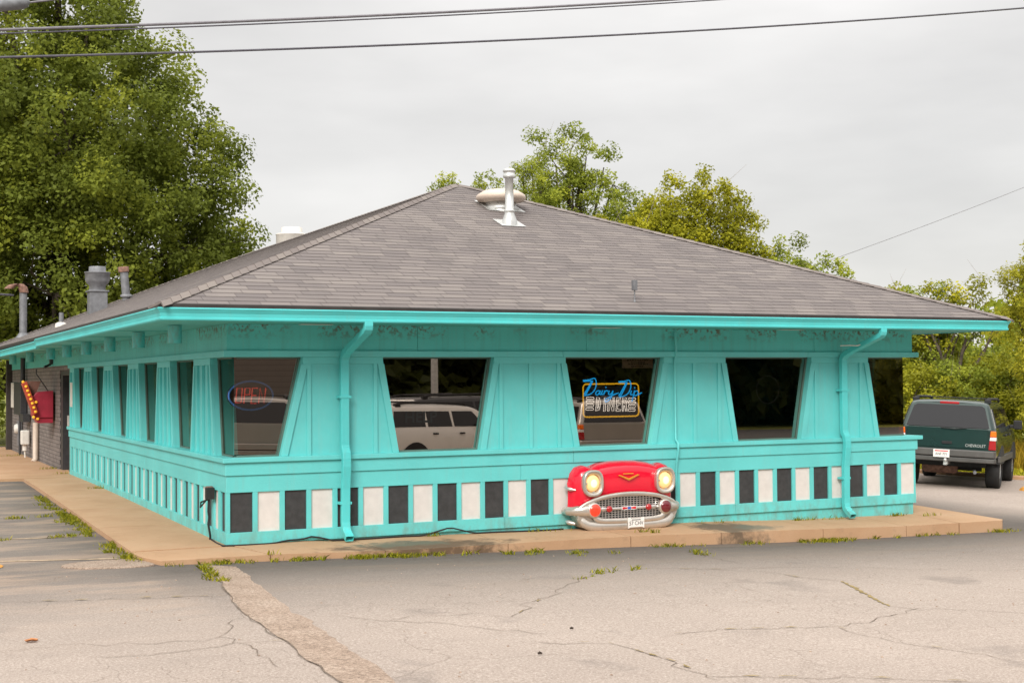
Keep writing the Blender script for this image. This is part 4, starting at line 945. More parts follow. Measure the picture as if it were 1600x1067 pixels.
# ------------------------------------------------------------------ vehicles
def suv(name, label, cat, paint, cladding, detail=True):
    t = thing(name, label, cat)
    def ring(s_, w, belt, roof, wr, sh, zb=.55):
        k = lambda z: s_+sh*max(0, (z-belt))/max(.01, roof-belt)
        up = roof-belt
        half = [(0, zb), (w-.14, zb), (w-.03, zb+.07), (w, .82), (w-.006, 1.02), (w-.03, belt-.05), (w-.055, belt), (wr+.055+.0, belt+up*.80), (wr+.02, belt+up*.93), (wr-.06, belt+up*.99), (0, roof+.015)]
        return [(k(z), y, z) for y, z in half]+[(k(z), -y, z) for y, z in half[-2:0:-1]]
    st = [(.09, .90, 1.24, 1.75, .70, .22), (.13, .955, 1.24, 1.78, .73, .22), (.22, .985, 1.24, 1.795, .745, .20), (.8, 1.0, 1.23, 1.81, .755, .1), (2.2, 1.0, 1.22, 1.82, .76, .0), (3.15, 1.0, 1.21, 1.80, .75, -.02), (3.42, 1.0, 1.21, 1.72, .77, .0), (3.98, .99, 1.21, 1.25, .84, .0), (4.5, .975, 1.18, 1.23, .85, 0), (4.95, .95, 1.10, 1.15, .84, 0), (5.06, .90, 1.00, 1.05, .80, 0)]
    R = [ring(*q) for q in st]; n = len(R[0]); b = MB(); b.loft(R, False, True)
    for r in (R[0], R[-1]):
        b.add(r, [(i, i+1, n-i-1, (n-i) % n) for i in range(0, n//2-0) if i+1 != n-i-1 or True][:n//2])
    body = b.build("body", paint, t); body.data.validate(); body.modifiers.new("sub", 'SUBSURF').levels = 0
    def rear_s(z): return .09+.22*max(0, z-1.24)/.51
    gz_ = [(-.815, 1.265), (-.76, 1.25), (.76, 1.25), (.815, 1.265), (.70, 1.665), (.63, 1.705), (-.63, 1.705), (-.70, 1.665)]
    MB().add([(rear_s(z)-.012, y, z) for y, z in gz_]+[(rear_s(z)+.03, y, z) for y, z in gz_], [tuple(range(8))]+[(i, (i+1) % 8, 8+(i+1) % 8, 8+i) for i in range(8)]).build("rear_window", 'carglass', t)
    def side_y(z, w=1.0, wr=.755): return (w-.055)+(wr+.055-(w-.055))*(z-1.22)/.46
    for sy in (-1, 1):
        for s0, s1, s2, s3 in ((.34, 1.42, .46, 1.40), (1.50, 2.34, 1.50, 2.30), (2.42, 3.52, 2.40, 3.12)):
            q = [(s0, 1.27), (s1, 1.27), (s3, 1.65), (s2, 1.65)]
            MB().add([(s_, sy*(side_y(z)+.012), z) for s_, z in q]+[(s_, sy*(side_y(z)-.03), z) for s_, z in q], [(0, 1, 2, 3)]+[(i, (i+1) % 4, 4+(i+1) % 4, 4+i) for i in range(4)]).build("side_window", 'carglass', t)
    MB().add([(3.93, -.80, 1.27), (3.93, .80, 1.27), (3.46, .68, 1.69), (3.46, -.68, 1.69)], [(0, 1, 2, 3)]).build("windscreen", 'carglass', t).location = (.025, 0, .02)
    for s_ in (1.05, 4.0):
        for sy in (-1, 1):
            tz = .385
            w_ = MB().lathe((s_, sy*.70, tz), [(.26, 0), (.36, .0), (.385, .03), (.385, .25), (.365, .28), (.26, .285), (.25, .20)], 30, axis=(0, sy, 0)).build("wheel", 'black_rubber', t)
            MB().lathe((s_, sy*.70, tz), [(.255, .15), (.26, .255), (.235, .26), (.21, .20), (.06, .22), (.05, .25), (.002, .25)], 24, axis=(0, sy, 0)).build("rim", 'galv', w_)
    b = MB()
    for s_ in (1.05, 4.0):
        for sy in (-1, 1):
            pts = [(s_+.50*math.cos(a_), max(.52, .40+.50*math.sin(a_))) for a_ in np.linspace(0, math.pi, 14)]
            b.prism(pts, sy*.90, sy*1.004, 'y')
    b.box(.5, 4.6, -.72, .72, .43, .57); b.cyl((1.05, -.6, .385), (1.05, .6, .385), .06); b.sph((1.05, .05, .36), .14, 8); b.build("underbody", 'black_rubber', t)
    b = MB()
    for sy in (-1, 1): b.box(.55, .62+3.0, sy*.985-.02, sy*.985+.03, .55, .68)
    b.build("side_cladding", cladding, t, .01)
    # rear bumper
    b = MB(); b.prism([(.12, -.96), (-.03, -.93), (-.075, -.6), (-.085, 0), (-.075, .6), (-.03, .93), (.12, .96)], .66, .80, 'z'); b.prism([(.14, -.97), (.0, -.94), (-.045, -.6), (-.055, 0), (-.045, .6), (.0, .94), (.14, .97)], .55, .645, 'z'); bp = b.build("rear_bumper", cladding, t, .02)
    b = MB(); b.prism([(.15, -.94), (.02, -.93), (-.03, -.6), (-.04, 0), (-.03, .6), (.02, .93), (.15, .94)], .64, .67, 'z'); b.build("bumper_step", 'black_rubber', bp)
    for sy in (-1, 1):
        l_ = MB().prism([(sy*.81, .82), (sy*.955, .82), (sy*.945, 1.20), (sy*.845, 1.20)], .065, .20, 'x').build("tail_light", 'lens_red', t, .012)
        MB().prism([(sy*.838, 1.09), (sy*.958, 1.09), (sy*.950, 1.205), (sy*.846, 1.205)], .055, .20, 'x').build("indicator", 'lens_amber', l_, .01)
        MB().prism([(sy*.83, 1.01), (sy*.957, 1.01), (sy*.957, 1.08), (sy*.836, 1.08)], .057, .20, 'x').build("reverse_lens", 'plate_white', l_, .01)
        r_ = MB().tube([(.62, sy*.72, 1.78), (.66, sy*.71, 1.84), (.9, sy*.705, 1.852), (2.7, sy*.71, 1.855), (2.95, sy*.715, 1.83), (3.0, sy*.72, 1.80)], .028, 8).build("roof_rail", 'black_rubber', t)
        MB().box(.55, .72, sy*.72-.06, sy*.72+.06, 1.75, 1.84).build("rail_foot", 'black_rubber', r_, .02)
        m_ = MB(); m_.box(3.30, 3.45, min(sy*1.02, sy*1.20), max(sy*1.02, sy*1.20), 1.20, 1.40); m_.box(3.33, 3.42, min(sy*.93, sy*1.06), max(sy*.93, sy*1.06), 1.22, 1.30); m_.build("wing_mirror", 'black_rubber', t, .02)
        for s_ in (1.62, 2.55): MB().box(s_, s_+.17, min(sy*.99, sy*1.02), max(sy*.99, sy*1.02), 1.08, 1.12).build("door_handle", 'black_rubber', t, .006)
        MB().box(4.9, 5.07, min(sy*.55, sy*.85), max(sy*.55, sy*.85), .84, 1.0).build("headlight", 'plate_white', t, .02)
    MB().box(4.95, 5.085, -.5, .5, .76, 1.0).build("front_grille", 'black_rubber', t, .01)
    b = MB()
    for s_ in (.95, 2.4): b.box(s_, s_+.06, -.70, .70, 1.845, 1.865)
    b.build("roof_crossbar", 'black_rubber', t, .008)
    if detail:
        MB().box(.29, .36, -.19, .19, 1.725, 1.772).build("brake_light", 'lens_red', t, .008)
        tg = MB().box(.075, .092, -.795, .795, .83, 1.235).build("tailgate", paint, t, .01)
        MB().box(.055, .076, -.10, .10, .90, .96).build("handle", 'black_rubber', tg, .008)
        text_mesh("lettering", "CHEVROLET", .085, 'galv', tg, Matrix.Translation((.070, -.56, .89)) @ Matrix(((0, 0, -1, 0), (-1, 0, 0, 0), (0, 1, 0, 0), (0, 0, 0, 1))), .002, xs=.85)
        MB().tube([(.055, -.38, 1.245), (.05, -.15, 1.215), (.05, .12, 1.23)], .012, 6).build("wiper", 'black_rubber', t)
        pl = MB().box(-.098, -.088, -.08, .24, .63, .79).build("number_plate", 'plate_white', t, .003)
        text_mesh("plate_text", "ANF 771", .075, 'ink', pl, Matrix.Translation((-.0995, .08, .695)) @ Matrix(((0, 0, -1, 0), (-1, 0, 0, 0), (0, 1, 0, 0), (0, 0, 0, 1))), .0008, xs=.85)
        MB().box(-.1, -.0985, -.05, .21, .75, .77).build("plate_header", 'em_red', pl)
        h = MB(); h.box(-.06, .35, -.04, .04, .48, .55); h.sph((-.10, 0, .58), .036, 8); h.cyl((-.10, 0, .50), (-.10, 0, .58), .015); h.box(-.14, 0, -.03, .03, .48, .51); h.build("tow_hitch", 'galv', t)
        MB().tube([(.6, -.5, .36), (.2, -.55, .36), (.05, -.57, .35)], .035, 8).build("exhaust_pipe", 'grey_metal', t)
        MB().lathe((.75, .2, .40), [(.10, -.35), (.14, -.3), (.14, .3), (.10, .35)], 14, axis=(0, 1, 0)).build("muffler", 'rust', t)
    return t
def place(t, ref_xy, ref_local, hx, hy, sc=1.0):
    e = .5; x, y = ref_xy
    gx = (float(gz(x+e, y))-float(gz(x-e, y)))/(2*e); gy = (float(gz(x, y+e))-float(gz(x, y-e)))/(2*e)
    h = Vector((hx, hy, hx*gx+hy*gy)).normalized(); l = Vector((-hy, hx, -hy*gx+hx*gy)).normalized(); u = h.cross(l).normalized()
    z = float(gz(x, y)); rl = Vector(ref_local)*sc; p = Vector((x, y, z))-(h*rl.x+l*rl.y+u*rl.z)
    t.matrix_world = Matrix(((h.x*sc, l.x*sc, u.x*sc, p.x), (h.y*sc, l.y*sc, u.y*sc, p.y), (h.z*sc, l.z*sc, u.z*sc, p.z), (0, 0, 0, 1)))
M['green_paint'] = plain("dark_green_car_paint", (0.018, 0.040, 0.036), 0.24, .2, .1, 2, coat=.7); M['clad'] = plain("dusty_grey_cladding", (0.085, .082, .078), .55, 0, .2, 4)
M['white_car'] = plain("white_car_paint", (.86, .84, .80), .25, 0, .04, 2, coat=.6); M['grey_car'] = plain("dark_grey_car_paint", (.05, .05, .055), .25, .2, .1, 2, coat=.6); M['silver_car'] = plain("silver_car_paint", (.42, .40, .37), .3, .5, .06, 2, coat=.5)
v = suv("parked_suv", "dark green sport utility vehicle parked nose to the grass right of the diner", "car", 'green_paint', 'clad'); place(v, SUVP, (1.05, -.84, 0), HX, HY, 1.0)
v = suv("parked_suv", "white crossover mirrored in the second front window", "car", 'white_car', 'white_car', False); place(v, (8.35, -13.6), (2.5, 0, 0), .93, -.36, .93)
v = suv("parked_suv", "dark grey sport utility vehicle mirrored behind the white crossover", "car", 'grey_car', 'grey_car', False); place(v, (12.2, -20.6), (2.5, 0, 0), .96, -.28, 1.02)
v = suv("parked_suv", "silver sport utility vehicle mirrored in the corner window", "car", 'silver_car', 'silver_car', False); place(v, (3.7, -12.3), (0, 0, 0), .25, -.97, .98)
v2 = copy_tree(v); place(v2, (13.0, -12.8), (0, 0, 0), .15, -.99, .98); tag(v2, "silver sport utility vehicle mirrored in the window with the neon diner sign")

# ------------------------------------------------------------------ reflected surroundings across the lot
h = thing("siding_house", "pale clapboard house across the lot mirrored in the corner window", "house", (8.2, -31, -.3))
t_ = NT("clapboard"); z_ = t_.sepxyz()[2]; sw_ = t_.math('FRACT', t_.math('DIVIDE', z_, .2)); t_.base(t_.ramp(sw_, [(0.0, (.08, .07, .06)), (.12, (.17, .145, .125)), (1.0, (.19, .163, .14))])); t_.rough(.7); M['clap'] = t_.m
MB().box(-4.2, 3.2, -8, 0, -.2, 5.4).build("wall", 'clap', h); MB().prism([(-8.6, 5.4), (.6, 5.4), (-4, 8.2)], -4.7, 3.7, 'x').build("roof", 'shingle', h)
for x in (-3.4,):
    w_ = MB().box(x, x+1.1, -.02, .06, 1.0, 3.4).build("window", 'plate_white', h, .01); MB().box(x+.1, x+1.0, .05, .07, 1.1, 3.3).build("pane", 'carglass', w_)
o = MB().cyl((13.4, -25.4, -.4), (13.4, -25.4, 9.5), .13, .09, 14).build("lamp_pole", 'galv', None); tag(o, "plain steel lamp pole across the lot mirrored in the second window", "pole")

# ------------------------------------------------------------------ trees
def leaf_mesh(name, centers, outward, sizes, tint, mat, parent=None, droop=0.0, aspect=1.7, up=0.6):
    """one mesh of many small folded leaves"""
    N = len(centers); c = np.asarray(centers); rnd = RNG.normal(size=(N, 3)); nrm = outward*0.7+rnd*0.75+np.array([0, 0, up]); nrm /= np.linalg.norm(nrm, axis=1)[:, None]+1e-9
    a = RNG.normal(size=(N, 3)); a[:, 2] -= droop; a -= nrm*(a*nrm).sum(1)[:, None]; a /= np.linalg.norm(a, axis=1)[:, None]+1e-9; bb = np.cross(nrm, a)
    s = np.asarray(sizes)[:, None]; wd = s/aspect
    v = np.stack([c-a*s*.5, c+bb*wd*.5-nrm*s*.06, c+a*s*.5, c-bb*wd*.5-nrm*s*.06], 1).reshape(-1, 3)
    me = bpy.data.meshes.new(name); me.vertices.add(4*N); me.vertices.foreach_set('co', v.astype(np.float32).ravel())
    me.loops.add(4*N); me.loops.foreach_set('vertex_index', np.arange(4*N, dtype=np.int32)); me.polygons.add(N); me.polygons.foreach_set('loop_start', np.arange(0, 4*N, 4, dtype=np.int32)); me.polygons.foreach_set('loop_total', np.full(N, 4, np.int32))
    me.update(); me.validate()
    at = me.attributes.new("tint", 'FLOAT', 'FACE'); at.data.foreach_set('value', np.asarray(tint, np.float32))
    me.materials.append(M[mat]); o = bpy.data.objects.new(name, me); COL.objects.link(o)
    if parent is not None: o.parent = parent
    return o
def unit(n):
    d = RNG.normal(size=(n, 3)); return d/np.linalg.norm(d, axis=1)[:, None]
DENS = 3.2
def clumps(blobs, per, r0, r1, leaves, fill=0.35):
    """blobs: (x,y,z,r[,squash]) -> leaf centres, outward vectors, clump tints, twig ends"""
    C_, O_, T_, tips = [], [], [], []
    for bl in blobs:
        x, y, z, r = bl[:4]; sq = bl[4] if len(bl) > 4 else 1.0
        n = int(per*r*r); d = unit(n); rad = r*(fill+(1-fill)*RNG.random(n)**.55)
        rad = rad*(1+np.abs(RNG.normal(size=n))*.09); pc = np.array([x, y, z])+d*rad[:, None]*np.array([1, 1, sq])+RNG.normal(size=(n, 3))*r*.07
        for p, dd in zip(pc, d):
            cr = r0+(r1-r0)*RNG.random()**1.6; k = int(leaves*DENS*(cr/r1)**2); e = unit(k); e[:, 2] = e[:, 2]*.95+.08
            q = p+e*cr*(RNG.random(k)**.45)[:, None]*np.array([1, 1, 1.0])
            C_.append(q); O_.append(e*.8+dd*.4); T_.append(np.full(k, np.clip(RNG.normal(.45, .24), 0, 1))); tips.append((p, (x, y, z)))
    return np.concatenate(C_), np.concatenate(O_), np.concatenate(T_), tips
FINE = .68
def tree(name, label, base, blobs, per, r0, r1, leaves, ls, mat, trunk_r=.25, group=None, twigs=40, bare=0, droop=0.0, aspect=1.7, fill=.45, cat="tree", upb=.6):
    t = thing(name, label, cat, base, group)
    C_, O_, T_, tips = clumps(blobs, per*(1.5 if len(blobs) > 18 else 2.2), r0*.8, r1*.85, leaves*1.15, fill); ls *= FINE
    leaf_mesh("crown", C_, O_, RNG.uniform(ls*.65, ls*1.35, len(C_)), T_, mat, t, droop, aspect, upb)
    b = MB(); top = max(bl[2] for bl in blobs); main = [(0, 0, -.6), (RNG.normal()*.1, RNG.normal()*.1, top*.25), (RNG.normal()*.2, RNG.normal()*.2, top*.55), (RNG.normal()*.3, RNG.normal()*.3, top*.95)]
    mp_ = smooth_path(main, 4); b.tube(mp_, list(np.linspace(trunk_r, trunk_r*.18, len(mp_))), 10)
    for bl in blobs:
        zt = np.clip(bl[2]*.55, .3, top*.9); k = min(len(mp_)-1, int(len(mp_)*zt/top)); s = mp_[k]; e = Vector(bl[:3]); m_ = (s+e)/2+Vector((0, 0, -.15*(e-s).length*.5+.3))
        b.tube(smooth_path([s, m_, e], 3), list(np.linspace(trunk_r*.42, trunk_r*.10, 7)), 6)
    if twigs:
        for i in RNG.choice(len(tips), min(twigs, len(tips)), False):
            p, c = tips[i]; c = Vector(c); p = Vector(p); b.tube([c, (c+p)/2+Vector(RNG.normal(size=3)*.15), p], [trunk_r*.09, trunk_r*.06, .012], 4)
    b.build("trunk", 'bark', t)
    if bare:
        b = MB()
        for i in range(bare//2):
            p, c = tips[RNG.integers(len(tips))]; p = Vector(p); d = (p-Vector(c)).normalized()+Vector((0, 0, .8))
            b.tube([p-d*.3, p+d*RNG.uniform(.15, .4)+Vector(RNG.normal(size=3)*.06), p+d*RNG.uniform(.4, .9)+Vector(RNG.normal(size=3)*.14)], [.010, .006, .002], 4)
        b.build("bare_twigs", 'twig', t)
    return t
TREES = "trees beyond the diner"
def gbase(x, y): return (x, y, float(gz(x, y)))
oak = [(0, 0, 8, 5.0), (2.8, -1, 6.5, 3.5), (-3.5, 0, 7, 4.2), (1.1, 1, 12, 3.8), (-2.5, 0, 13, 4.6), (4.6, 0, 9.6, 2.4), (5.0, -.5, 7.6, 2.0), (4.4, -.5, 5.6, 1.8), (-2.2, 0, 17, 3.0), (3.6, .5, 11.7, 2.1), (-5, 1, 11, 4), (-6, 0, 5, 3.5), (-.5, -3, 5, 3.4), (1.0, 0, 14.8, 1.9), (3.3, 0, 4.0, 2.2), (-3.0, -2, 3.0, 2.8), (3.8, 0, 3.0, 1.7), (0, -3, 10, 3.6), (-4, -2.5, 9, 3.4), (1.5, -2, 2.6, 2.4)]
tree("oak_tree", "huge dense oak towering behind the left end of the diner roof", gbase(2.4, 34), oak, 5.5, .55, 1.05, 100, .22, 'leaf_oak', .55, TREES, 120, 0, .2, 1.5)
oak2 = [(0, 0, 6, 4.5), (2, 0, 10, 4), (-2, 0, 13, 4.5), (1, -2, 3, 3.2), (-3, 0, 9, 4), (2, 0, 15, 3.5)]
tree("oak_tree", "second oak at the far left edge overlapping the huge oak", gbase(-7.5, 40), oak2, 4.2, .55, 1.1, 85, .25, 'leaf_oak', .45, TREES, 40, 0, .2, 1.5)
def vt_tree(name, label, xy, blobs, *a, **k):
    """blobs given as (sideways, deeper, height, radius) seen from the lot"""
    az = math.atan2(xy[0]+3.9, xy[1]+15.7); r_ = (math.cos(az), -math.sin(az)); d_ = (math.sin(az), math.cos(az))
    bl = [(u*r_[0]+d*d_[0], u*r_[1]+d*d_[1], *rest) for u, d, *rest in blobs]
    return tree(name, label, gbase(*xy), bl, *a, **k)
vt_tree("broadleaf_tree", "tallest fresh green tree with upright shoots behind the roof vents", (18.1, 24.6), [(0, 0, 10.1, .75, 1.4), (-.5, .1, 9.6, .8, 1.3), (-1.15, 0, 10.0, .42, 1.7), (-1.3, .2, 9.1, .6, 1.3), (.55, .1, 9.9, .6, 1.3), (1.15, 0, 9.5, .6, 1.4), (1.45, 0, 8.9, .5, 1.2), (-.1, .2, 8.8, 1.2), (.9, .1, 8.4, .9), (1.7, 0, 8.0, .55), (2.3, 0, 8.1, .45, 1.4), (2.9, .1, 7.9, .45, 1.1), (.3, 0, 7.6, 1.6), (2.2, 0, 7.2, .8), (-1.0, 0, 7.6, 1.3), (.1, 0, 9.4, .9), (-.7, 0, 8.5, .9), (1.2, 0, 7.0, 1.2), (-1.6, 0, 6.6, 1.0), (1.8, 0, 6.2, 1.1), (.9, 0, 5.8, 2.0), (-.8, 0, 5.6, 1.8), (0, 0, 3, 2.2)], 9, .28, .55, 70, .15, 'leaf_green', .22, TREES, 60, 10, .1, 1.6, .5)
vt_tree("cedar_tree", "narrow feathery tree with bare twigs left of the tallest green tree", (16.0, 23.4), [(0, 0, 9.2, .5), (-.3, 0, 8.4, .75), (.25, 0, 8.3, .7), (-.5, 0, 7.4, .95), (.5, 0, 7.3, .95), (0, 0, 6.2, 1.3), (.9, 0, 6.6, .8), (0, 0, 4.6, 1.5), (0, 0, 2.6, 1.5)], 14, .22, .42, 60, .14, 'leaf_green', .16, TREES, 40, 40, .0, 2.6, .4)
vt_tree("young_tree", "sparse treetop with bare twigs peeking over the roof peak", (12.6, 22.3), [(-.15, 0, 8.4, .40), (-.5, 0, 8.2, .35), (1.1, 0, 8.4, .42), (.9, 0, 8.0, .4), (.3, 0, 7.2, .8), (0, 0, 5.8, 1.2), (0, 0, 4, 1.5)], 16, .2, .35, 45, .13, 'leaf_green', .12, TREES, 30, 60, 0, 2.0)
vt_tree("shrubby_tree", "yellowish scrub with dry stems below the tallest green tree", (18.6, 21.6), [(-1.3, 0, 6.4, 1.0), (0, 0, 6.6, 1.0), (1.2, 0, 6.5, 1.1), (2.0, 0, 5.9, 1.0), (.4, 0, 4.6, 1.6), (-1, 0, 4.4, 1.5), (1.4, 0, 3.4, 1.8), (-.4, 0, 2.2, 1.8)], 9, .28, .5, 55, .15, 'leaf_yellow', .14, TREES, 40, 60, .0, 1.8)
vt_tree("rounded_tree", "rounded yellow green tree right of the tallest green tree", (20.6, 21.0), [(0, 0, 8.3, .9, .9), (.8, 0, 8.2, .8), (1.3, 0, 8.0, .6), (-.8, 0, 7.9, .8), (-1.3, 0, 7.3, .7), (1.4, 0, 7.1, .9), (-1.3, 0, 6.6, 1.0), (0, 0, 7.2, 1.4), (1.0, 0, 6.8, 1.1), (-.8, 0, 6.3, 1.2), (.3, 0, 6.0, 1.4), (1.7, 0, 6.0, 1.0), (2.2, 0, 5.4, .8), (2.7, 0, 5.0, .7), (-.8, 0, 5.4, 1.5), (.7, 0, 4.8, 1.7), (0, 0, 3, 2.1)], 8, .30, .58, 62, .16, 'leaf_yellow', .22, TREES, 60, 30, .1, 1.6, .5)
vt_tree("low_tree", "low olive tree whose top shows just above the sloping roof edge", (23.2, 19.6), [(-1.8, 0, 5.9, .8), (-.9, 0, 5.9, .8), (-.1, 0, 6.0, .7), (.6, 0, 6.1, .7), (1.2, 0, 5.8, .7), (1.9, 0, 5.6, .5), (0, 0, 4.8, 1.5), (-1.5, 0, 4.6, 1.3), (1.4, 0, 4.4, 1.3), (0, 0, 3, 2.0)], 9, .25, .48, 58, .15, 'leaf_green', .18, TREES, 40, 6, .0, 1.7)
vt_tree("low_tree", "bushy green tree above the right end of the roof", (25.4, 17.0), [(-1.4, 0, 4.6, .7), (-.5, 0, 4.8, .6), (.4, 0, 4.5, .8), (1.4, 0, 4.5, .7), (-1.1, 0, 3.8, 1.1), (.6, 0, 3.7, 1.2), (1.6, 0, 3.7, 1.2), (-.5, 0, 2.7, 1.6), (1.2, 0, 2.4, 1.5)], 9, .25, .48, 60, .15, 'leaf_green', .20, TREES, 40, 8, .0, 1.7)
vt_tree("airy_tree", "airy yellow green tree with dark slanting trunks right of the roof corner", (26.4, 15.6), [(-.9, 0, 4.9, .8), (-.3, 0, 4.7, .7), (.9, .2, 4.9, .5), (1.2, .2, 4.4, .5), (-.9, 0, 4.3, 1.0), (.1, 0, 4.2, .7), (-1.4, 0, 3.2, 1.1), (-.5, .3, 2.9, 1.0), (.4, 0, 3.2, .6), (1.6, .2, 3.9, .4), (-1.9, 0, 4.4, .9)], 7, .26, .5, 48, .15, 'leaf_yellow', .09, TREES, 50, 20, .1, 1.7, .5)
vt_tree("willow_tree", "tall pale willow like tree at the right edge of the lot", (23.6, 9.4), [(.2, 0, 5.2, .75), (.9, 0, 5.7, .9), (-.35, 0, 4.7, .70), (.5, 0, 4.4, 1.0), (-.5, 0, 4.0, .6), (1.2, 0, 4.4, 1.1), (.7, 0, 3.2, 1.1), (.1, 0, 2.6, .8), (1.4, 0, 2.6, 1.2), (.6, 0, 1.6, 1.1), (1.5, 0, 1.2, 1.2), (1.9, 0, 3.4, 1.2), (.5, 0, 5.4, .6), (0, 0, 3.6, .8), (.9, 0, 3.9, 1.0)], 17, .22, .46, 72, .155, 'leaf_willow', .18, TREES, 50, 16, .7, 3.2, .45)
BU = "bushes along the grass edge"
bush_x = [(21.6, 14.6, 1.6, 'leaf_green', "leafy bush left of the green vehicle, just past the diner wall"), (22.9, 13.6, 1.75, 'leaf_yellow', "bright yellow green bush directly above the green vehicle roof"), (24.3, 12.9, 1.8, 'leaf_green', "rounded bush above the right rear corner of the green vehicle"), (25.4, 12.2, 1.9, 'leaf_yellow', "dense bush beside the side mirror of the green vehicle"), (26.6, 11.4, 2.0, 'leaf_green', "dark bush at right behind the strip of tall orange grass")]
for k, (x, y, r_, m_, lb) in enumerate(bush_x):
    vt_tree("bush", lb, (x, y), [(-.7, 0, .8, .95), (.7, 0, .8, .95), (0, .2, 1.2*r_*.8, 1.0), (-.6, 0, 1.8, .8), (.6, 0, 1.4*r_*.72, .8), (0, -.4, .7, .9), (-.2, .3, 2.5, .6), (.5, .2, 2.3*r_*.55, .55)], 9, .25, .5, 62, .15, m_, .07, BU, 20, 8, 0, 1.7, .45, cat="bush")
for k, (x, y, lb) in enumerate(((29.0, 20.5, "far leafy thicket seen through the gap below the eave"), (31.5, 18.5, "far thicket left of the willow trunk"), (33.5, 16.0, "far thicket behind the willow"), (27.0, 23.0, "far thicket behind the right wall of the diner"))):
    vt_tree("thicket", lb, (x, y), [(-1.6, 0, 1.2, 1.4), (0, 0, 1.7, 1.6), (1.6, 0, 1.3, 1.5), (-.8, 0, 2.7, 1.1), (.9, 0, 2.5, 1.1), (2.3, 0, 2.2, 1.0), (-2.3, 0, 2.2, 1.0)], 6, .3, .6, 60, .18, 'leaf_green' if k % 2 else 'leaf_yellow', .1, "thickets behind the diner", 20, 6, 0, 1.7, .45, cat="bush")
for x, y, lx, lb in ((26.0, 15.3, .5, "thin dark trunk leaning right in front of the airy tree"), (26.6, 14.9, -.7, "thin dark trunk leaning left beside the airy tree")):
    t = thing("bare_tree", lb, "tree", gbase(x, y)); b = MB(); b.tube([(0, 0, -.3), (lx*.4, -lx*.3, 1.5), (lx, -lx*.6, 3.2), (lx*1.8, -lx, 4.6)], [.075, .065, .05, .02], 8); b.tube([(lx*.5, -lx*.3, 1.8), (-lx*.6, lx*.4, 3.2), (-lx, lx*.8, 4.2)], [.05, .04, .015], 7); b.build("trunk", 'bark', t)
vt_tree("low_tree", "small olive treetop tucked against the roof slope right of the rounded tree", (22.0, 20.4), [(-.6, 0, 6.3, .7), (.1, 0, 6.4, .6), (.6, 0, 6.0, .6), (-.2, 0, 5.2, 1.2), (.8, 0, 5.0, .9), (0, 0, 3.6, 1.5)], 9, .25, .48, 58, .15, 'leaf_yellow', .12, TREES, 30, 4, .0, 1.7)
# far wood all round, one mass
C_, O_, T_ = [], [], []
def mass(x0, y0, x1, y1, n, h, r):
    bl = []
    for i in range(n):
        t = (i+.5)/n; bl.append((x0+(x1-x0)*t+RNG.normal()*1.5, y0+(y1-y0)*t+RNG.normal()*1.5, h*RNG.uniform(.35, .6), r*RNG.uniform(.8, 1.2), 1.0))
        bl.append((x0+(x1-x0)*t+RNG.normal()*1.5, y0+(y1-y0)*t+RNG.normal()*1.5, h*RNG.uniform(.1, .25), r, .8))
    return bl
c1, o1, t1, _ = clumps(mass(-45, 62, 70, 50, 26, 5.0, 3.0)+mass(52, 42, 62, 5, 8, 5.0, 3.0), 1.6, .7, 1.3, 34, .55)
o = leaf_mesh("far_wood", c1, o1, RNG.uniform(.5, .9, len(c1)), t1, 'leaf_green'); tag(o, "low far wood along the horizon behind the diner", "wood", kind='stuff')
c1, o1, t1, _ = clumps(mass(-50, -52, 85, -52, 44, 10.0, 4.0), 1.5, .9, 1.6, 40, .6)
o = leaf_mesh("street_wood", c1, o1, RNG.uniform(.9, 1.6, len(c1)), t1, 'leaf_dark'); tag(o, "dark wood across the street mirrored in the front windows", "wood", kind='stuff')

# ------------------------------------------------------------------ grass, weeds, cracks, litter
def blades(name, pts, h0, h1, lean, wd, mat, label, cat, kind='stuff'):
    N = len(pts); p = np.asarray(pts, float); a = RNG.uniform(0, 2*math.pi, N); h = RNG.uniform(h0, h1, N); w = wd*RNG.uniform(.6, 1.3, N); l = lean*h*RNG.uniform(.2, 1.3, N); la = RNG.uniform(0, 2*math.pi, N)
    s = np.stack([np.cos(a)*w, np.sin(a)*w, np.zeros(N)], 1); tip = np.stack([np.cos(la)*l, np.sin(la)*l, h], 1); mid = tip*np.array([.35, .35, .6])
    v = np.stack([p-s*.5, p+s*.5, p+mid+s*.4, p+tip, p+mid-s*.4], 1).reshape(-1, 3); me = bpy.data.meshes.new(name)
    me.vertices.add(5*N); me.vertices.foreach_set('co', v.astype(np.float32).ravel()); me.loops.add(5*N); me.loops.foreach_set('vertex_index', np.arange(5*N, dtype=np.int32)); me.polygons.add(N); me.polygons.foreach_set('loop_start', np.arange(0, 5*N, 5, dtype=np.int32)); me.polygons.foreach_set('loop_total', np.full(N, 5, np.int32)); me.update(); me.validate()
    at = me.attributes.new("tint", 'FLOAT', 'FACE'); at.data.foreach_set('value', RNG.random(N).astype(np.float32)); me.materials.append(M[mat]); o = bpy.data.objects.new(name, me); COL.objects.link(o); return tag(o, label, cat, kind=kind)
pts = []
def along(line, n, spread, dens=1.0):
    line = [np.array(q, float) for q in line]
    for _ in range(n):
        k = RNG.integers(len(line)-1); q = line[k]+(line[k+1]-line[k])*RNG.random()+RNG.normal(size=2)*spread
        pts.append((q[0], q[1], float(gz(q[0], q[1]))-.003))
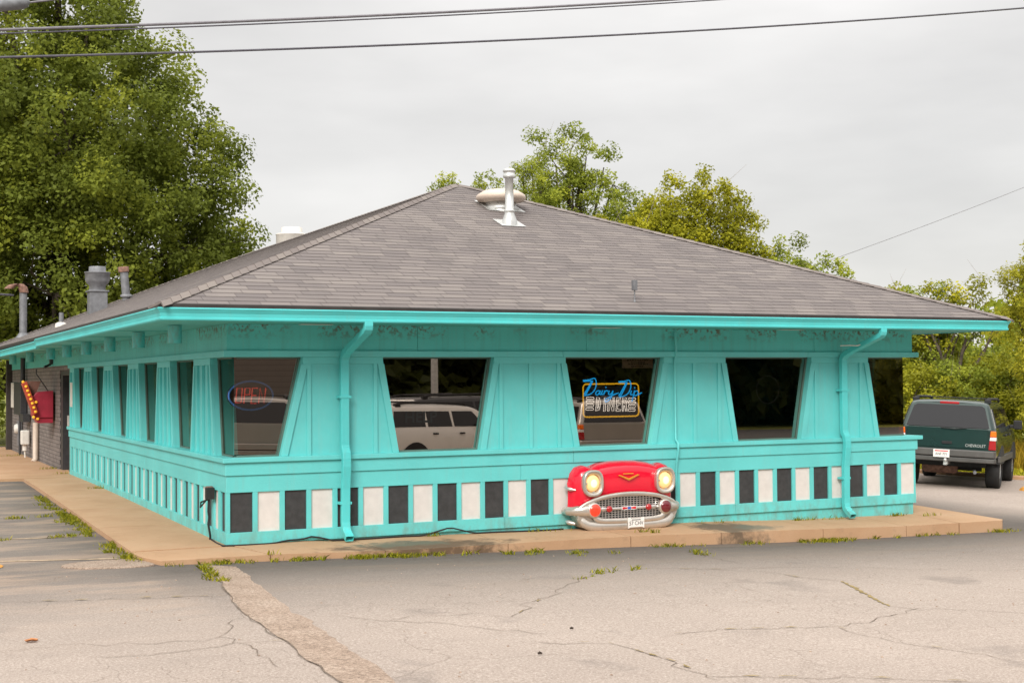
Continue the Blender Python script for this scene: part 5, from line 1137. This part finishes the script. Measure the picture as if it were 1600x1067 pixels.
def tufts(line, ntuft, per, spread, rad):
    line = [np.array(q, float) for q in line]
    for _ in range(ntuft):
        k = RNG.integers(len(line)-1); c = line[k]+(line[k+1]-line[k])*RNG.random()+RNG.normal(size=2)*spread; rr_ = rad*RNG.uniform(.4, 1.3)
        for _ in range(int(per*RNG.uniform(.5, 1.4))):
            q = c+RNG.normal(size=2)*rr_; pts.append((q[0], q[1], float(gz(q[0], q[1]))-.003))
kl = [(-1.15, 5.6), (-1.16, 4.0), (-1.17, 2.0), (-1.17, .2), (-1.12, -.55)]
tufts(kl, 46, 38, .05, .06); tufts([(-1.14, 8.4), (-1.15, 5.6)], 14, 30, .04, .05)
tufts([(-.85, -1.0), (.2, -1.02), (1.2, -1.04)], 12, 32, .02, .06); tufts([(1.2, -1.03), (2.1, -1.04)], 16, 45, .02, .07); tufts([(2.1, -1.05), (3.6, -1.12)], 8, 25, .05, .05)
tufts([(5.0, -1.05), (6.0, -1.05)], 6, 20, .02, .05); tufts([(6.7, -1.03), (8.5, -1.04)], 14, 40, .025, .07); tufts([(8.5, -1.03), (10.6, -1.02)], 8, 24, .015, .045); tufts([(11.2, -1.0), (11.65, -.98)], 5, 40, .02, .06)
tufts([(-.52, -1.1), (-.67, -2.4)], 22, 16, .035, .025); tufts([(5.60, -1.4), (5.36, -2.1)], 5, 26, .03, .06); tufts([(3.2, -1.3), (4.4, -1.5)], 8, 18, .08, .05)
tufts([(-2.4, 2.3), (-1.3, 2.3)], 9, 22, .04, .06); tufts([(-2.1, 4.9), (-1.4, 5.0)], 7, 20, .04, .06)
tufts([(2.88, -3.42), (3.32, -3.04), (4.03, -2.88)], 14, 9, .03, .03)
blades("curb_weeds", pts, .015, .065, 1.2, .012, 'weed', "green and yellow weeds growing along the kerb and pavement cracks", "weeds")
pts = []   # weeds at the foot of the wall and in slab joints
for cx, cy, n, rad in ((2.62, -.05, 30, .05), (5.40, -.60, 30, .05), (5.5, -.72, 22, .05), (8.35, -.06, 40, .05), (8.62, -.05, 22, .06), (10.15, -.06, 40, .08), (9.0, -.05, 26, .12), (10.62, .2, 24, .08), (10.75, -.2, 24, .08), (-.05, 8.9, 60, .10), (-.06, 13.35, 40, .1), (-.1, 15.2, 40, .12), (-.1, 21.5, 60, .35), (4.3, -.06, 14, .2), (4.1, -.06, 10, .1), (6.9, -.06, 12, .15), (.28, -.93, 14, .05)):
    for _ in range(n):
        q = (cx+RNG.normal()*rad, cy-abs(RNG.normal())*rad*.4); pts.append((q[0], q[1], float(side_z(*q))-.002))
blades("wall_weeds", pts, .02, .075, .9, .011, 'weed', "small weeds sprouting at the foot of the diner walls", "weeds")
pts = []
for _ in range(26000):
    s_ = RNG.uniform(-12, 20); d_ = .18+abs(RNG.normal())*7; q = KERB+L2*s_+Vector((HX, HY))*d_; pts.append((q.x, q.y, float(gz(q.x, q.y))-.04))
blades("grass", pts, .05, .16, .7, .05, 'lawn', "yellow green lawn beyond the kerb behind the green vehicle", "grass")
pts = []
for _ in range(30000):
    s_ = RNG.uniform(-9, 6); q = Vector((23.9, 10.2))+L2*s_+Vector((HX, HY))*RNG.normal()*.7; pts.append((q.x, q.y, float(gz(q.x, q.y))-.04))
blades("tall_grass", pts, .30, .85, .6, .014, 'tall_grass', "strip of tall ripe orange grass right of the green vehicle", "grass")

def ribbon(b, line, w0, w1, dz=.004, jag=.35, step=.12):
    P_ = [np.array(q, float) for q in line]; Q = []
    for i in range(len(P_)-1):
        n = max(1, int(np.linalg.norm(P_[i+1]-P_[i])/step)); Q += [P_[i]+(P_[i+1]-P_[i])*k/n for k in range(n)]
    Q.append(P_[-1]); Q = [q+(RNG.normal(size=2)*step*jag*.35 if 0 < i < len(Q)-1 else 0) for i, q in enumerate(Q)]
    L_, R_ = [], []
    for i, q in enumerate(Q):
        d = Q[min(i+1, len(Q)-1)]-Q[max(i-1, 0)]; d = d/(np.linalg.norm(d)+1e-9); nn = np.array([-d[1], d[0]]); w = RNG.uniform(w0, w1)*(.35 if i in (0, len(Q)-1) else 1)
        for S_2, sg in ((L_, 1), (R_, -1)): p = q+nn*sg*w*.5; S_2.append((p[0], p[1], float(gz(p[0], p[1]))+dz))
    n = len(Q); b.add(L_+R_, [(i, i+1, n+i+1, n+i) for i in range(n-1)])
b = MB()
tl = [(-.52, -1.06), (-.67, -2.47), (-.83, -3.52), (-.93, -4.43), (-.96, -5.24), (-.95, -5.83), (-1.02, -6.46), (-1.03, -7.19), (-1.05, -7.45), (-1.1, -9), (-1.2, -12)]
trr = [(-.25, -1.31), (-.34, -2.58), (-.5, -4.03), (-.5, -4.76), (-.58, -5.67), (-.60, -6.23), (-.64, -6.73), (-.70, -7.28), (-.75, -7.57), (-.8, -9), (-.9, -12)]
def resamp(line, n):
    a_ = np.array(line); ys = np.linspace(a_[0, 1], a_[-1, 1], n); return np.stack([np.interp(-ys, -a_[:, 1], a_[:, 0]), ys], 1)
A_, B_ = resamp(tl[0:], 110), resamp(trr, 110); k5 = np.ones(5)/5; A_[:, 0] += np.convolve(RNG.normal(size=110), k5, 'same')*.022; B_[:, 0] += np.convolve(RNG.normal(size=110), k5, 'same')*.045+RNG.normal(size=110)*.004
n = 110; vs = [(p[0], p[1], float(gz(*p))+.004) for p in A_]+[(p[0], p[1], float(gz(*p))+.004) for p in B_]
b.add(vs, [(i, i+1, n+i+1, n+i) for i in range(n-1)]); tag(b.build("trench_patch", 'patch', fix=False), kind='structure')
b = MB()
ribbon(b, [(p[0]-.005, p[1]) for p in A_[::2]], .003, .018, .0075)
c = {1: [(4.78, -5.98), (4.94, -6.23), (5.27, -6.38), (5.76, -6.68), (6.4, -7.1)], 2: [(5.0, -6.17), (4.42, -6.42), (3.94, -6.6), (3.55, -6.73), (2.96, -6.55), (2.37, -6.46), (2.04, -6.5), (1.86, -6.58)], 3: [(3.55, -6.73), (3.54, -7.14), (3.6, -7.52), (3.75, -7.92), (3.86, -8.44)],
     4: [(1.15, -5.35), (1.62, -4.78), (2.06, -4.31), (2.88, -3.42), (3.32, -3.04), (4.03, -2.88), (4.63, -3.13), (5.21, -3.54), (5.26, -4.05), (5.47, -4.42)], 5: [(.65, -6.37), (1.02, -6.51), (1.34, -6.66), (1.38, -6.98), (1.43, -7.52), (1.34, -8.13)], 6: [(-2.96, -5.04), (-2.6, -5.09), (-2.1, -5.22), (-1.7, -5.36), (-1.39, -5.32), (-1.31, -5.59), (-.94, -5.7)],
     7: [(-3.5, -2.6), (-2.76, -2.74), (-2.27, -2.88), (-1.68, -3.05), (-1.13, -3.23), (-.79, -3.33)], 8: [(1.34, -8.0), (1.96, -8.24), (2.55, -8.53), (3.1, -8.88)], 9: [(-.24, -4.68), (.08, -5.07), (.5, -5.46), (.77, -5.88), (1.1, -6.15)], 10: [(5.62, -1.39), (5.34, -2.16), (5.31, -2.92)], 11: [(-1.39, -5.32), (-1.2, -4.9), (-1.05, -4.5), (-.95, -4.3)], 12: [(-1.31, -5.59), (-1.25, -6.1), (-1.28, -6.6)], 13: [(.08, -5.07), (.9, -5.0), (1.15, -5.35)], 14: [(4.63, -3.13), (6.2, -3.4), (7.6, -4.1), (8.8, -4.4)], 15: [(-2.4, -5.6), (-1.9, -5.75), (-1.31, -5.59)], 16: [(7.36, -.0-1.1), (7.9, -2.0), (9.5, -3.0), (11.8, -3.4)]}
for k, line in c.items(): ribbon(b, line, .003, .010, .0045+.0002*k, .9)
tag(b.build("pavement_cracks", 'crack', fix=False), kind='structure')
b = MB(); ribbon(b, [(5.51, -4.43), (5.12, -5.24), (4.78, -5.98)], .015, .05, .005, .7, .05)
for k, a_, z_ in ((4, .35, .0095), (2, .3, .0098), (5, .4, .0101), (8, .5, .0104), (3, .3, .0107), (7, .5, .0110), (6, .2, .0113)):
    line = c[k]
    for i in range(len(line)-1):
        for _ in range(3):
            if RNG.random() < a_:
                p = np.array(line[i]); q = np.array(line[i+1]); s_ = RNG.random()*.8; ribbon(b, [p+(q-p)*s_, p+(q-p)*(s_+.2)], .012, .034, z_, .6, .05)
tag(b.build("dry_crack_grass", 'crack_dry', fix=False), "dry straw coloured grass filling the pavement cracks", "grass", kind='stuff')
b = MB(); ribbon(b, [(-4.5, .66), (-2.48, .25), (-1.83, .02), (-1.25, -.16)], .05, .09, .0055, .1); ribbon(b, [(-4.5, 3.0), (-2.6, 2.45), (-1.4, 2.25)], .03, .07, .0055, .3); tag(b.build("parking_line", 'yellow_line', fix=False), kind='structure')
b = MB(); ribbon(b, [(-2.9, -.22), (-2.50, -.12)], .30, .36, .0060, .3, .06); tag(b.build("yellow_marking", 'orange_line', fix=False), kind='structure')
def leaf_litter(x, y, r_, mat, lb, cat="leaf"):
    z = float(gz(x, y)); b = MB(); k = []
    for i in range(12):
        t = 2*math.pi*i/12; rr_ = r_*(1.0 if i % 2 else .55)*(1.3 if abs(math.cos(t)) > .5 else .8); k.append((x+rr_*math.cos(t), y+rr_*math.sin(t), z+.008+.02*abs(math.sin(t))))
    b.add([(x, y, z+.012)]+k+[(p[0], p[1], p[2]-.002) for p in [(x, y, z+.012)]+k], [(0, 1+i, 1+(i+1) % 12) for i in range(12)]+[(13, 14+(i+1) % 12, 14+i) for i in range(12)]); return tag(b.build("fallen_leaf", mat), lb, cat)
M['dead_leaf'] = plain("dead_orange_leaf", (.50, .20, .07), .7, 0, .3, 20); M['dark_leaf'] = plain("dark_dead_leaf", (.06, .04, .03), .8, 0, .3)
leaf_litter(-2.71, -4.81, .045, 'dead_leaf', "dead orange leaf lying on the asphalt at lower left")
leaf_litter(1.35, -6.05, .014, 'dark_leaf', "dark dead leaf on the asphalt near the middle crack")
leaf_litter(.62, -6.9, .016, 'dark_leaf', "dark dead leaf on the asphalt in the lower middle foreground")
# yellow painted kerb nose by the green vehicle
kx, ky = 17.75, 4.45; kz = float(gz(kx, ky)); b = MB()
b.loft([[(kx+r_*math.cos(t)*1.2, ky+r_*math.sin(t), kz+h_) for t in np.linspace(0, 2*math.pi, 12, endpoint=False)] for r_, h_ in ((.13, -.05), (.12, .03), (.08, .07), (.03, .09))], True, True)
tag(b.build("kerb_marker", 'orange_line'), "small yellow painted kerb marker on the asphalt right of the green vehicle", "kerb marker")
b = MB()   # pebbles and scraps on the asphalt
for _ in range(240):
    x, y = RNG.uniform(-3, 9), RNG.uniform(-9, -1.1); r_ = RNG.uniform(.004, .012); z = float(gz(x, y)); b.lathe((x, y, z-.002), [(r_, 0), (r_*.9, r_*.6), (r_*.3, r_)], 6)
tag(b.build("gravel", 'patch', fix=False), "loose gravel scattered on the asphalt", "gravel", kind='stuff')

# ------------------------------------------------------------------ overhead lines
M['wire'] = plain("weathered_cable", (.20, .19, .21), .6, .2, .2); M['wire_dark'] = plain("dark_cable", (.10, .095, .115), .6, .2, .2)
def wire(name, lb, p0, p1, sag, r_, mat, ext=.15):
    p0, p1 = Vector(p0), Vector(p1); d = p1-p0; out = []
    for k in range(41):
        t = -ext+(1+2*ext)*k/40; out.append(p0+d*t-Vector((0, 0, sag*4*max(-.3, t*(1-t)))))
    return tag(MB().tube(out, r_, 6).build(name, mat), lb, "cable")
wire("power_cable", "lower single cable crossing the whole sky above the roof", (-1.743, 9, 7.636), (22.873, 9, 11.359), .16, .021, 'wire_dark')
wire("power_cable", "thicker upper cable bundle over the oak, nearer the top of the photo", (-1.744, 9, 8.12), (12.182, 9, 10.304), .05, .026, 'wire')
wire("power_cable", "thin cable running just below the upper cable bundle", (-1.744, 9, 8.055), (12.182, 9, 10.235), .05, .014, 'wire_dark')
wire("power_cable", "thin faint cable rising to the right edge of the sky", (33.2, 30, 6.79), (45.4, 30, 10.80), .05, .012, 'wire')
o = MB().lathe((-2.6, 9, 8.36), [(.02, 0), (.09, .05), (.11, .1), (.11, 1.25), (.09, 1.32), (.03, 1.38)], 12, axis=(.975, 0, .22)).build("cable_splice", 'grey_metal'); tag(o, "dark cylindrical cable splice at the top left corner of the sky", "splice")
wire("power_cable", "short cable leaving the splice at the top left corner", (-1.25, 9, 8.66), (1.6, 9, 9.35), .0, .018, 'wire', .0)
wire("service_drop", "slack service wires reaching the weatherhead on the left end of the roof", (-.15, 23.1, 4.35), (-9, 16, 6.2), .5, .03, 'wire_dark', 0)
